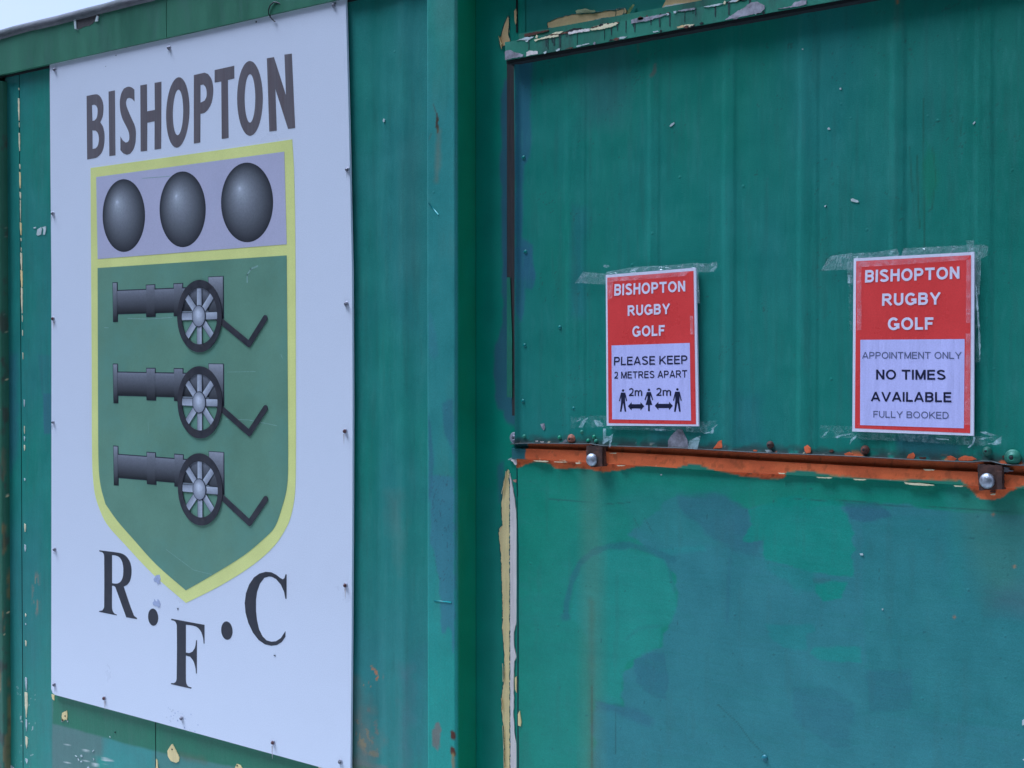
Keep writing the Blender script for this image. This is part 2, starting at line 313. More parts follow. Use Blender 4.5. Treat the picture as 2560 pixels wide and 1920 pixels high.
def tone(C):
    m = np.clip((C[..., 1] - C[..., 0]) / .05, 0, 1)[..., None]          # teal family against primer / chips
    return np.clip(C * (m * np.array((1.15, 1.14, 1.10)) + (1 - m) * np.array((1.9, 1.5, 1.0))) + m * np.array((.032, 0, 0)), 0, .85)
def rng_steps(a, b, va, vb, fine, coarse=.08):
    """fine spacing where the photo looks (va..vb), coarse outside"""
    va, vb = max(a, va), min(b, vb); L = []
    if va > a: L += list(np.linspace(a, va, max(2, int((va - a) / coarse) + 1))[:-1])
    L += list(np.linspace(va, vb, max(2, int((vb - va) / fine) + 1)))
    if b > vb: L += list(np.linspace(vb, b, max(2, int((b - vb) / coarse) + 1))[1:])
    return L

# teal family (paint as it is, not as it is lit)
TEAL = (.008, .205, .150); TEAL_B = (.022, .170, .185); GREEN = (.006, .215, .125); DGREEN = (.002, .20, .095)
BLUE = (.035, .175, .225); BLUE_D = (.022, .125, .180); SEA = (.03, .275, .185); GREYT = (.085, .185, .160); GREYT2 = (.06, .17, .165)

# ================================================================== GROUND
SHADE_TREES_Y = -4.9
def ground_mat(name, c1, c2, scale, rough=.9):
    m = bpy.data.materials.new(name); m.use_nodes = True; N = m.node_tree.nodes; Lk = m.node_tree.links.new; p = N['Principled BSDF']; p.inputs['Roughness'].default_value = rough
    tc = N.new('ShaderNodeTexCoord'); n = N.new('ShaderNodeTexNoise'); n.inputs['Scale'].default_value = scale; n.inputs['Detail'].default_value = 8; Lk(tc.outputs['Object'], n.inputs['Vector'])
    r = N.new('ShaderNodeValToRGB'); r.color_ramp.elements[0].position = .35; r.color_ramp.elements[1].position = .65; r.color_ramp.elements[0].color = (*c1, 1); r.color_ramp.elements[1].color = (*c2, 1); Lk(n.outputs['Fac'], r.inputs[0]); Lk(r.outputs[0], p.inputs['Base Color'])
    b = N.new('ShaderNodeBump'); b.inputs['Strength'].default_value = .5; b.inputs['Distance'].default_value = .02; Lk(n.outputs['Fac'], b.inputs['Height']); Lk(b.outputs[0], p.inputs['Normal']); return m
GM = ground_mat('field_grass', (.035, .055, .02), (.07, .09, .035), 3); AM = ground_mat('added_bounce_slab_concrete', (.48, .49, .50), (.58, .59, .60), 5)
g = mesh_obj('ground', [(-600, -600, 0), (600, -600, 0), (600, 600, 0), (-600, 600, 0)], [(0, 1, 2, 3)], GM); tag(g, 'short grass field around the container', kind='structure')
V, Fs = box_geo(-7.5, 3.0, -3.3, 2.9, -.1, .02); g = mesh_obj('added_bounce_slab', V, Fs, AM); tag(g, 'added pale slab bouncing light onto the container wall', kind='structure')  # unseen pale slab, added to bounce light up the wall

# ================================================================== ADDED TREES (unseen, behind the camera; they block low sky from the wall)
def leaf_mat():
    m = mat('added_shade_tree_foliage', (.035, .06, .022), rough=.8, var=.5, scale=3, bump=0); return m
def crown_mesh(h, rad, seed, nleaf=5200):
    r = np.random.default_rng(seed); V = []; Fs = []
    t = r.random(nleaf) ** .8; ang = r.random(nleaf) * 2 * math.pi; lump = .82 + .18 * np.sin(ang * 3 + t * 9 + seed) + .10 * np.sin(ang * 7 - t * 23)
    R = rad * (1 - t ** 2.4) * lump * (r.random(nleaf) ** .25); Z = .3 + t * (h - .3)
    for i in range(nleaf):
        c = Vector((R[i] * math.cos(ang[i]), R[i] * math.sin(ang[i]), Z[i])); a = Vector(r.normal(size=3)).normalized(); b = a.cross(Vector(r.normal(size=3))).normalized(); s = .10 + .14 * r.random(); k = len(V)
        V += [tuple(c + a * s), tuple(c + b * s * .5), tuple(c - a * s), tuple(c - b * s * .5)]; Fs.append((k, k + 1, k + 2, k + 3))
    me = bpy.data.meshes.new('crown'); me.from_pydata(V, [], Fs); me.materials.append(leaf_mat()); return me
V, Fs = tube_geo([(0, 0, -.05), (.03, 0, 2.5), (0, .02, 6.8)], [.16, .11, .03], 10); TM = bpy.data.meshes.new('trunk'); TM.from_pydata(V, [], Fs); TM.materials.append(mat('bark', (.10, .07, .05), rough=.9, var=.3, bump=.8, bscale=30))
CM = [crown_mesh(7.6, 1.05, s) for s in (1, 2, 3)]
for i in range(11):
    x = -14.0 + 1.9 * i; t = thing('added_shade_tree', (x, SHADE_TREES_Y + random.uniform(-.2, .2), 0), 'added dense dark cypress behind the camera, blocking low sky from the wall', 'tree', 'added row of shade trees behind the camera')
    t.rotation_euler.z = random.uniform(0, 6.28); t.scale = [random.uniform(1.22, 1.42)] * 3
    for nme, me in (('trunk', TM), ('crown', CM[i % 3])):
        o = bpy.data.objects.new(nme, me); COL.objects.link(o); o.parent = t

# ================================================================== CONTAINER
XL, XR = -4.75, 1.31; ZB, ZT = .14, 2.56
box0 = thing('shipping_container', (-1.72, 1.2, .02), 'teal green painted steel container clad with sheets, ribs and a serving hatch', 'container')
K = box0
box('container_body', XL + .02, XR - .02, .012, 2.42, ZB, ZT - .04, M_green, K)
for x in (XL, XR - .12):
    box('corner_post', x, x + .12, -.035, .09, ZB, ZT - .04, M_green, K)
box('bottom_rail', XL + .12, XR - .12, -.03, .011, ZB - .02, ZB + .14, M_green, K)
for x in (XL, XR - .16):
    for z in (.02, ZT - .10): box('corner_casting', x - .004, x + .164, -.042, .12, z, z + .118, M_green, K)

# ---- left wall: sheets
D0 = .030
xe = W(16, 900, D0)[0]; xs1 = W(52, 900, D0)[0]; xs2 = W(389, 1850, D0)[0]; xr = W(1075, 900, D0)[0] + .004
zf = W(430, 85, D0)[1]   # under the fascia
FASB_L = W(0, 187, .046); FASB_R = W(860, -5, .046)
ZF = FASB_R[1]
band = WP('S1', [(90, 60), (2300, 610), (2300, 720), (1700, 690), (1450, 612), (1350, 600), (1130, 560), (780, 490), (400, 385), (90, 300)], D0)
def left_paint(X, Z, Y):
    c = Coat(X, Z, TEAL); c.mottle(TEAL_B, .22, .35, .7, .5, .5, 1); c.mottle(BLUE, .12, .5, .75, .12, .35, 5)
    lowz = W(300, 1700, D0)[1]
    c.mix(SEA, np.clip((lowz + .35 - Z) / .7, 0, 1) * .35)
    # left strip: bluish towards the edge, darker blue patches
    c.patch(WP('B', [(15, 600), (105, 600), (105, 1200), (60, 1330), (15, 1350)], D0), BLUE_D, .5, .02, .01)
    c.patch(WP('B', [(262, 840), (400, 840), (400, 1085), (268, 1085)], D0), BLUE_D, .7, .004, .002)
    c.patch(WP('B', [(230, 600), (400, 600), (400, 845), (255, 845)], D0), BLUE_D, .3, .006, .004)
    n = fbm(X, Z * .08, .010, 321); c.mix((.012, .13, .105), np.clip((n - .56) / .2, 0, 1) * .25); n = fbm(X, Z * .15, .006, 322, 3); c.mix((.04, .24, .20), np.clip((n - .60) / .15, 0, 1) * .2)
    # under the sign
    c.patch(WP('S1', [(84, 60), (84, 700), (2400, 1600), (2400, 600)], D0), GREYT, .85, .006, .002)
    c.patch(WP('S1', [(450, 380), (800, 480), (800, 700), (540, 700), (430, 560)], D0), (.03, .27, .235), .75, .02, .01)
    c.patch(WP('S1', [(390, 540), (450, 540), (450, 700), (380, 700)], D0), (.01, .30, .22), .7, .012, .01)
    c.patch(WP('S1', [(800, 500), (1130, 560), (1400, 640), (1400, 800), (800, 800)], D0), (.04, .23, .19), .6, .02, .01)
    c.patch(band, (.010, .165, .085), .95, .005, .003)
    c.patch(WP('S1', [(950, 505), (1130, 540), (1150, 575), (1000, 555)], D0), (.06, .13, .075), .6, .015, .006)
    # strip between sign and rib
    c.line(WP('E', [(440, 900), (440, 1659)], D0), .05, GREYT2, .2, .05)
    c.patch(WP('G', [(75, 0), (540, 0), (540, 1700), (75, 1700)], D0), BLUE, .08, .15, .05, .2)
    c.patch(WP('G', [(300, 0), (375, 0), (385, 300), (370, 470), (330, 250)], D0), GREYT, .45, .05, .02)
    c.patch(WP('G', [(75, 1150), (160, 1300), (230, 1500), (200, 1700), (60, 1700)], D0), (.13, .15, .12), .6, .06, .03)
    c.patch(WP('G', [(380, 1050), (440, 1050), (445, 1700), (370, 1700)], D0), (.10, .15, .19), .3, .03, .02)
    c.patch(WP('G', [(420, 1000), (530, 900), (530, 1600), (440, 1600)], D0), BLUE, .18, .03, .02)
    r1 = fbm(X, Z, .02, 31); r2 = sdist(X, Z, WP('G', [(130, 1060), (190, 1030), (260, 1100), (220, 1180), (140, 1160)], D0))
    r1 = fbm(X, Z, .011, 31); c.mix((.30, .10, .05), np.clip((r1 - .60) / .04, 0, 1) * np.clip(r2 / .01 + .5, 0, 1) * .75)
    r2 = sdist(X, Z, WP('G', [(90, 1280), (180, 1300), (270, 1500), (230, 1640), (80, 1500)], D0)); r1 = fbm(X, Z, .012, 32)
    c.mix((.20, .13, .09), np.clip((r1 - .60) / .06, 0, 1) * np.clip(r2 / .02 + .5, 0, 1) * .5)
    # rusty scuffs on the left strip
    r2 = sdist(X, Z, WP('C', [(200, 430), (240, 430), (240, 660), (200, 700)], D0)); r1 = fbm(X * 3, Z * .6, .012, 33)
    c.mix((.25, .17, .12), np.clip((r1 - .55) / .06, 0, 1) * np.clip(r2 / .02 + .5, 0, 1) * .6)
    sp_ = fbm(X, Z, .007, 40, 2); zone = np.clip(sdist(X, Z, WP('S1', [(150, 400), (560, 480), (560, 700), (130, 700)], D0)) / .02, 0, 1)
    c.mix((.5, .55, .5), np.clip((sp_ - .80) / .05, 0, 1) * zone)
    zone = np.clip(sdist(X, Z, WP('Q8', [(60, 1300), (150, 1300), (150, 1659), (60, 1659)], D0)) / .02, 0, 1)
    c.mix((.5, .55, .5), np.clip((sp_ - .78) / .05, 0, 1) * zone * .8)
    c.mix(c.c * 0 + np.array(TEAL_B), np.zeros(X.shape)); return c.c
def left_prof(X, Z):
    return D0 + .0012 * (fbm(X, Z, .35, 3) - .5) + .0022 * np.exp(-((X - W(1010, 900, D0)[0]) / .02)**2) - .002 * np.exp(-((X - W(945, 900, D0)[0]) / .02)**2)
zlo, zhi = ZB + .02, 2.50
zs = rng_steps(zlo, zhi, .42, 2.50, .0032)
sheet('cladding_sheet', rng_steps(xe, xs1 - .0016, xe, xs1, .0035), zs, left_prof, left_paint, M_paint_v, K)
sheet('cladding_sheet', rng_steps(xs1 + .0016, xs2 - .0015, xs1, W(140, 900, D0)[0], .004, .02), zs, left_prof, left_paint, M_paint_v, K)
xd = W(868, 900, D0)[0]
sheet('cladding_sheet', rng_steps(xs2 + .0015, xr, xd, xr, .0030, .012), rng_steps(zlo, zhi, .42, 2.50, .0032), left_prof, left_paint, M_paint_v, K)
box('seam_backing', xe - .05, xr - .002, -D0 + .006, .012, zlo, zhi, M_dark, K)

# ---- far-left rusty door edge
xa, xb = XL + .12, W(5, 900, .05)[0]
def edge_paint(X, Z, Y):
    c = Coat(X, Z, (.01, .12, .07)); n = fbm(X * 2 + Y * 3, Z, .05, 50); lo = W(0, 1000, .05)[1]
    n = fbm(X * 2 + Y * 3, Z * .5, .05, 50); m = np.clip((n - .60) / .05, 0, 1) * np.clip((lo - Z) / .3, 0, 1) * .3; c.mix((.28, .08, .035), m)
    n = fbm(X + Y, Z * .6, .03, 52); c.mix((.03, .03, .03), np.clip((n - .60) / .10, 0, 1) * .6); c.mix((.45, .42, .32), np.clip((fbm(X + Y, Z, .012, 53) - .84) / .04, 0, 1)); return c.c
zt_e = W(10, 200, .05)[1]
prof = [(xa, -.05)] + [(x, -.05) for x in np.linspace(xb - .06, xb - .004, 10)] + [(xb, -.047), (xb + .001, -.044), (xb + .001, -.036), (xb + .001, -.029), (xb + .001, -.01)]
sheet('door_edge', prof, rng_steps(zlo, zt_e, .42, zt_e, .004), None, edge_paint, M_paint, K)
box('door_gasket', xb + .0015, xe - .001, -.0285, .0115, zlo, zt_e, M_rubber, K)

# ---- fascia, top rail
zr0 = W(0, 94, .05)[1]; ztop = W(0, 70.5, .05)[1]; rr_ = .0145
xf = W(416, 40, .046)[0]; x0_gap = W(1066, 100, .046)[0]
for a, b in ((XL + .0, xf - .0012), (xf + .0012, XR)):
    box('fascia_board', a, b, -.046, .0115, ZF, ztop - .012, M_fasc, K)
box('fascia_gap_shade', XL + .1, x0_gap, -.0345, .0114, ZF - .006, ZF + .0008, M_dark, K)  # black strip stands in for the shade between fascia and sign
box('fascia_board_joint', xf - .0012, xf + .0012, -.040, .0115, ZF + .001, ztop - .02, M_dark, K)
N_ = 90; pts = []
for i in range(N_ + 1):
    x = XL + (XR - XL) * i / N_; pts.append((x, -.040 + random.uniform(-.0008, .0008), ztop - rr_ - .001 + random.uniform(-.0012, .0012)))
V, Fs = tube_geo(pts, [rr_ * random.uniform(.95, 1.04) for _ in pts], 16); mesh_obj('top_rail', V, Fs, M_rail, K, True)
V, Fs = [], []
for x in np.arange(XL + .1, XR - .1, .22):
    v, f = box_geo(x, x + .11, -.02, 2.42, ztop - .030, ztop - .008); k = len(V); V += v; Fs += [tuple(i + k for i in q) for q in f]
r_ = mesh_obj('roof_ridges', V, Fs, M_green, K); r_['kind'] = 'stuff'
box('roof_sheet', XL, XR, -.018, 2.44, ztop - .045, ztop - .031, M_green, K)
# flake hanging under the rail, a hole in the fascia paint
gp = WP('P8', [(1035, 275), (1080, 235), (1340, 180), (1375, 205), (1345, 285), (1300, 300), (1240, 350), (1150, 372), (1085, 405), (1050, 390)], .0468)
plate('bare_patch', [rough_loop(gp, .0012)], .040, .0466, mat('brown_grey_metal', (.07, .06, .055), rough=.8, var=.3, scale=60, bump=.8), K)
for q in ([(1018, 275), (1045, 265), (1055, 400), (1075, 410), (1030, 395)], [(1335, 215), (1358, 225), (1350, 290), (1312, 297), (1325, 250)]):
    plate('paint_flake', [WP('P8', q, .049)], .0472, .0492, M_pale, K)

# ---- pressed rib
DR = .063
x0, x1 = W(1067, 900, DR)[0], W(1140, 900, DR)[0]; prof = [(x0 + .001, -.028), (x0, -DR + .004)]
for k in range(6): q = math.pi / 2 * k / 5; prof.append((x0 + .004 - .004 * math.cos(q), -DR + .004 - .004 * math.sin(q)))
prof += [(x, -DR) for x in np.linspace(x0 + .006, x1 - .008, 26)]
for k in range(7): q = math.pi / 2 * k / 6; prof.append((x1 - .006 + .006 * math.sin(q), -DR + .006 - .006 * math.cos(q)))
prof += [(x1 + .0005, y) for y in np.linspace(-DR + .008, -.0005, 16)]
def rib_paint(X, Z, Y):
    c = Coat(X, Z, (.026, .225, .205)); c.mottle(SEA, .1, .4, .7, .5, .3, 70); c.mottle(GREYT, .05, .5, .8, .25, .3, 71)
    c.mix((.02, .29, .225), np.clip((W(1100, 1500, DR)[1] + .15 - Z) / .3, 0, 1) * .8)
    c.patch(WP('G', [(550, -120), (695, -120), (700, 960), (682, 960), (682, 820), (660, 800), (645, 840), (620, 840), (605, 520), (575, 330), (548, 290)], DR), BLUE, .75, .004, .005, .015)
    c.patch(WP('F', [(620, 900), (650, 870), (690, 870), (695, 1200), (670, 1150), (640, 1080)], DR), BLUE_D, .55, .006, .006)
    c.patch(WP('F', [(535, 330), (560, 350), (600, 600), (570, 640), (540, 600)], DR), BLUE, .4, .01, .006)
    c.patch(WP('F', [(540, 960), (560, 1090), (575, 1250), (560, 1400), (540, 1500)], DR), BLUE_D, .6, .006, .004)
    c.line(WP('S7', [(215, 250), (230, 520)], DR), .007, (.035, .02, .018), .95, .002, .005, .008)
    c.line(WP('S7', [(150, 60), (190, 180), (215, 260)], DR), .0016, (.05, .05, .045), .7, .002, .001)
    c.line(WP('S7', [(240, 520), (230, 900), (215, 1300)], DR), .012, (.13, .17, .12), .5, .012, .006)
    c.line(WP('S7', [(120, 560), (90, 640)], DR), .004, (.06, .12, .1), .5, .004)
    c.patch(WP('G', [(560, 1420), (600, 1385), (615, 1430), (600, 1560), (575, 1540), (555, 1460)], DR), (.14, .13, .12), .8, .004, .006, .012)
    c.line(WP('G', [(690, 1450), (690, 1470)], DR), .011, (.05, .018, .012), 1, .003, .004, .01); c.line(WP('G', [(690, 1545), (690, 1570)], DR), .012, (.05, .018, .012), 1, .003, .004, .01)
    c.line(WP('G', [(690, 1580), (690, 1700)], DR), .007, (.16, .14, .07), .8, .005, .003)
    # hair cracks
    n = np.abs(fbm(X * 2.2, Z, .03, 88) - .5); zone = np.clip(sdist(X, Z, WP('G', [(545, -150), (700, -150), (700, 700), (600, 600), (545, 300)], DR)) / .01, 0, 1)
    c.mix((.012, .07, .09), np.clip((.012 - n) / .008, 0, 1) * zone * .55)
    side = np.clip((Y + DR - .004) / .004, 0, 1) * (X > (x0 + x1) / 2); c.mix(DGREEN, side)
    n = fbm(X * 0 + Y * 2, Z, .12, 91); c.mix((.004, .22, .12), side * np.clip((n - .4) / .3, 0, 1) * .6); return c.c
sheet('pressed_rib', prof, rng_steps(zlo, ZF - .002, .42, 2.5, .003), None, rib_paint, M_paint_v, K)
x2 = W(1188, 900, 0)[0]; 
box('shadow_gap', x1 + .0008, x2 + .002, -.0005, .0112, zlo, ZF - .001, M_dark, K)

# ---- frame sheet right of the rib, above and beside the hatch
xh = W(1291, 700, .004)[0]            # left edge of hatch opening
def frame_paint(X, Z, Y):
    c = Coat(X, Z, (.004, .25, .155)); c.mottle(TEAL, .15, .4, .7, .7, .4, 60)
    c.patch(WP('E', [(1000, 480), (980, 600), (990, 900), (975, 960), (985, 1200), (995, 1700), (1100, 1700), (1100, 480)], 0), BLUE_D, .9, .006, .004)
    c.patch(WP('F', [(995, -30), (990, 400), (950, 540), (935, 700), (945, 880), (965, 930), (1000, 950), (1010, 1000), (1100, 1060), (1100, -30)], 0), BLUE_D, .85, .006, .006, .02)
    c.patch(WP('F', [(960, 1280), (1000, 1250), (1000, 1500), (970, 1500)], 0), BLUE_D, .6, .008, .006)
    c.patch(WP('G', [(840, -50), (985, -50), (985, 1700), (840, 1700)], 0), (.012, .215, .165), .5, .03, .02)
    c.mix((.012, .20, .16), np.clip((X - W(1300, 60, 0)[0]) / .02, 0, 1) * (Z > 2.0)); return c.c
sheet('frame_sheet', rng_steps(x2, xh + .02, x2, xh + .02, .003), rng_steps(zlo, ZF - .001, .42, 2.5, .0032), lambda X, Z: 0 * X + .0006 * (fbm(X, Z, .1, 9) - .5), frame_paint, M_paint_v, K)
xh2 = W(1295, 60, 0)[0]
sheet('frame_sheet', rng_steps(xh + .0215, XR - .13, xh, .3, .006), rng_steps(W(1295, 110, 0)[1], ZF - .001, 2.0, 2.5, .006), lambda X, Z: 0 * X + .0006 * (fbm(X, Z, .1, 9) - .5), frame_paint, M_paint_v, K)
plate('frame_seam', [WP('Q5', [(345, -200), (372, -200), (375, 560), (345, 560)], .001)], -.001, .0012, M_dark, K)

# ---- hatch trim (projecting angle with flaking paint)
def quad_bar(name, topL, topR, botR, botL, back, front, m, parent=K): return plate(name, [[W(*topL, front), W(*topR, front), W(*botR, front), W(*botL, front)]], back, front, m, parent)
def ext(p, q, x): t = (x - p[0]) / (q[0] - p[0]); return (x, p[1] + (q[1] - p[1]) * t)
DT = .036
tA, tB = (1321, 95), (1749, 17.5); bA, bB = (1264, 150.5), (2000, 17.7)
XE = 6000
angle = quad_bar('drip_angle', ext(tA, tB, 1262), ext(tA, tB, XE), ext(bA, bB, XE), (1264, 150.5), .0, DT, M_trim)
quad_bar('trim_shade_strip', (1266, 149), ext(bA, bB, XE), (XE, ext(bA, bB, XE)[1] + 13), (1266, 160), .010, .0325, M_dark)  # black strip in place of the shade beneath the projecting trim
uA, uB = (1301, 84), (1562, 36)
quad_bar('drip_angle_flange', ext(uA, uB, 1297), ext(uA, uB, XE), ext(tA, tB, XE), ext(tA, tB, 1297), .0015, .022, M_trim)
# ---- things flaking on it
def chips(name, v, polys, d, m, parent=K, th=.0012, rough_=.0009, seed=0):
    for i, q in enumerate(polys): plate(name, [rough_loop(WP(v, q, d + th), rough_, .003, seed + i)], d - .001, d + th, m, parent)
tanp = [(885, 395), (900, 380), (1060, 310), (1180, 280), (1340, 245), (1700, 225), (1900, 180), (2080, 180), (2212, 150), (2212, 240), (2120, 290), (1900, 310), (1730, 345), (1500, 395), (1260, 440), (1060, 490), (890, 490)]
chips('bare_patch', 'Q5', [tanp], .0, M_tan2, seed=1)
chips('bare_patch', 'Q6', [[(0, 105), (110, 95), (135, 130), (120, 165), (30, 210), (0, 215)]], .0003, M_tan2, seed=2)
chips('bare_patch', 'Q6', [[(560, 75), (600, 0), (620, -40), (1080, -40), (1000, 20), (900, 35), (700, 75), (600, 105), (560, 130)]], .0, M_tan2, seed=3)
chips('bare_patch', 'Q6', [[(555, 90), (600, 60), (740, 45), (860, 30), (900, 45), (700, 85), (600, 120), (550, 140)]], .0018, M_white, seed=4)
chips('bare_patch', 'Q5', [[(1520, 385), (1700, 345), (1900, 310), (2080, 290), (2060, 320), (1900, 355), (1750, 395), (1540, 405)]], .0018, M_white, seed=5)
chips('bare_patch', 'Q5', [[(150, 395), (180, 320), (215, 270), (228, 300), (228, 480), (220, 600), (245, 690), (240, 755), (150, 790), (75, 830), (50, 650), (80, 625), (110, 520)]], .0, M_tan2, seed=6)
chips('bare_patch', 'Q5', [[(310, 200), (340, 150), (352, 200), (350, 380), (335, 420), (318, 350)]], .0018, M_tan2, seed=7)
for i, (v, q, m) in enumerate([
        ('Q5', [(150, 900), (190, 870), (250, 865), (300, 900), (470, 940), (465, 975), (310, 1000), (160, 1035)], M_grey), ('Q5', [(525, 900), (570, 875), (715, 885), (722, 930), (640, 945), (520, 970)], M_white),
        ('Q5', [(1245, 560), (1370, 525), (1610, 490), (1620, 530), (1370, 570), (1250, 590)], M_white), ('Q5', [(1380, 800), (1600, 742), (1610, 760), (1400, 812)], M_pale),
        ('Q5', [(820, 905), (870, 880), (870, 905), (830, 930)], M_pale), ('Q5', [(1030, 865), (1100, 835), (1100, 860), (1040, 885)], M_pale),
        ('Q5', [(1240 + 380, 500), (2080, 385), (2110, 400), (2060, 440), (1780, 515), (1640, 520)], M_cream), ('Q5', [(650, 690), (900, 620), (1080, 600), (1080, 625), (760, 680), (680, 715)], M_cream),
        ('Q5', [(500, 700), (560, 685), (550, 715), (520, 725)], M_pale), ('Q6', [(1310, 235), (1450, 140), (1540, 90), (1620, 30), (1700, 20), (1780, 60), (1785, 105), (1740, 150), (1500, 200), (1320, 240)], M_grey),
        ('Q6', [(1940, 105), (2110, 70), (2140, 30), (2200, 15), (2290, 0), (2290, 50), (2100, 90)], M_grey), ('Q6', [(730, 320), (800, 300), (820, 310), (800, 328), (740, 330)], M_tan2), ('Q6', [(440, 375), (500, 368), (510, 380), (450, 390)], M_pale),
        ('Q6', [(180, 240), (260, 215), (400, 200), (560, 170), (600, 165), (640, 165), (560, 190), (400, 245), (180, 285)], M_grey), ('Q6', [(600, 160), (630, 155), (640, 175), (610, 185)], M_pale), ('Q6', [(690, 135), (725, 130), (720, 155), (695, 160)], M_pale),
        ('Q6', [(260, 215), (290, 195), (330, 210), (330, 230), (290, 240), (260, 240)], M_rust), ('Q6', [(740, 125), (900, 105), (950, 100), (940, 115), (800, 135)], M_grey), ('Q6', [(1050, 80), (1240, 40), (1290, 40), (1240, 62), (1100, 85)], M_pale)]):
    d = DT; c = plate('paint_chip', [rough_loop(WP(v, q, d + .0012), .0008, .003, 20 + i)], d - .001, d + .0012, m, angle)
for i, (v, q) in enumerate([('Q5', [(410, 590), (420, 560), (830, 490), (830, 510), (560, 590), (420, 615)]), ('Q5', [(900, 600), (1240, 550), (1250, 570), (920, 620)]), ('Q5', [(1640, 500), (2100, 400), (2130, 380), (2100, 375), (1640, 470)])]):
    plate('rust_streak', [rough_loop(WP(v, q, DT + .0015), .001, .003, 60 + i)], .0215, DT + .0008 if i else .0232, M_rust, K)
rt = random.Random(5)
for i in range(34):
    t = rt.random() ** .8; x = 1275 + t * 640; up = rt.random() < .5; ym = (ext(tA, tB, x)[1] if up else ext(bA, bB, x)[1] - rt.uniform(1, 5)); wx, wy = 2.5 + 22 * rt.random() ** 2.2, rt.uniform(1.0, 4.5)
    q = [(x - wx, ym + wx * .18 + 1), (x, ym - wy), (x + wx, ym - wx * .18 - 1), (x + wx * .5, ym + wy * .8), (x - wx * .4, ym + wy)]; plate('paint_chip', [rough_loop([W(a, b, DT + .001) for a, b in q], .0006, .003, i)], DT - .001, DT + .0008 + .0001 * (i % 5), rt.choice([M_rust, M_pale, M_dark, M_grey, M_cream, M_dark]), angle)
for i in range(26):
    x = 1300 + rt.random() * 600; yt = ext(tA, tB, x)[1] + 1; yb = yt + rt.uniform(12, 40); wx = rt.uniform(.8, 3.0); q = [(x - wx, yt), (x + wx, yt), (x + wx * .6, yb), (x - wx * .5, yb)]
    plate('grime_run', [rough_loop([W(a, b, DT + .0005) for a, b in q], .0005, .003, i)], DT - .001, DT + .0004 + .00005 * (i % 6), mat('grime', (.015, .045, .038), rough=.6, var=.4, scale=60), angle)
# curled lips of paint over the tan patches
def curl(name, v, a, b, d, wd, m, parent=K, bend=.006, n=8):
    """strip of paint lifted along a-b, curling off the wall"""
    (ax, az), (bx, bz) = WP(v, [a, b], d); t = Vector((bx - ax, bz - az)); L = t.length; t /= L; nn = Vector((-t.y, t.x)); V, Fs = [], []
    for i in range(n + 1):
        s = i / n; wv = wd * (.55 + .45 * math.sin(math.pi * min(1, s * 1.1 + .05))) * random.uniform(.8, 1.1)
        for j in range(5):
            u = j / 4; q = u * 1.7; V.append((ax + t.x * L * s + nn.x * wv * math.sin(q) * .6, -(d + bend * (1 - math.cos(q)) * .6 + .0006), az + t.y * L * s + nn.y * wv * math.sin(q) * .6))
    for i in range(n):
        for j in range(4): k = i * 5 + j; Fs.append((k, k + 1, k + 6, k + 5))
    return mesh_obj(name, V, Fs, m, parent, True)
curl('paint_curl', 'Q5', (1390, 235), (1720, 215), .002, .012, M_cream)
curl('paint_curl', 'Q5', (95, 850), (50, 640), .002, -.010, M_tan)
curl('paint_curl', 'Q6', (150, 190), (225, 60), .002, .006, M_tan)

# ---- upper flap (serving hatch): pressed sheet with shallow corrugations
DF = .012
flap_x0 = W(1291, 600, DF)[0]; flap_x1 = .62
lipZ = lambda x: np.interp(x, LX, LZ)
lip_px = [(1262, 1111), (1300, 1109), (1340, 1108.5), (1440, 1110), (1462, 1110.5), (1477, 1109), (1492, 1115), (1560, 1116.5), (1700, 1121), (1900, 1132.5), (2100, 1140), (2300, 1151), (2430, 1156), (2450, 1153.5), (2470, 1152), (2490, 1159), (2510, 1163), (2560, 1164), (3060, 1192)]
LP = [W(x, y, .024) for x, y in lip_px]; LX = [p[0] for p in LP]; LZ = [p[1] for p in LP]
zt0, zt1 = W(1264, 128, DF), W(*(2000, -5), DF); ztrim = lambda x: zt0[1] + (x - zt0[0]) * (zt1[1] - zt0[1]) / (zt1[0] - zt0[0])
cor = [(W(x, 500, DF)[0], h, s) for x, h, s in ((1418, .0035, .006), (1455, -.003, .010), (1632, .004, .013), (1640, -.003, .009), (1825, .0045, .014), (1860, -.002, .010), (2010, .004, .012), (2035, -.0035, .010), (2240, .004, .013), (2262, -.003, .010), (2420, .003, .013))]
def flap_prof(X, Z):
    r = DF + .0012 * (fbm(X, Z, .25, 17) - .5)
    for c, h, s in cor:
        r = r + h * .22 * np.exp(-((X - c) / s)**2)
    for a, b in ((1421, 1463), (1623, 1648), (1809, 1838), (1998, 2044), (2228, 2262), (2440, 2480)):      # raised flat pressings
        xa_, xb_ = W(a, 500, DF)[0], W(b, 500, DF)[0]; r = r + .0014 * (np.clip((X - xa_) / .008 + .5, 0, 1) - np.clip((X - xb_) / .006 + .5, 0, 1))
    r = r + .006 * np.exp(-((X - flap_x0) / .006)**2)
    return r
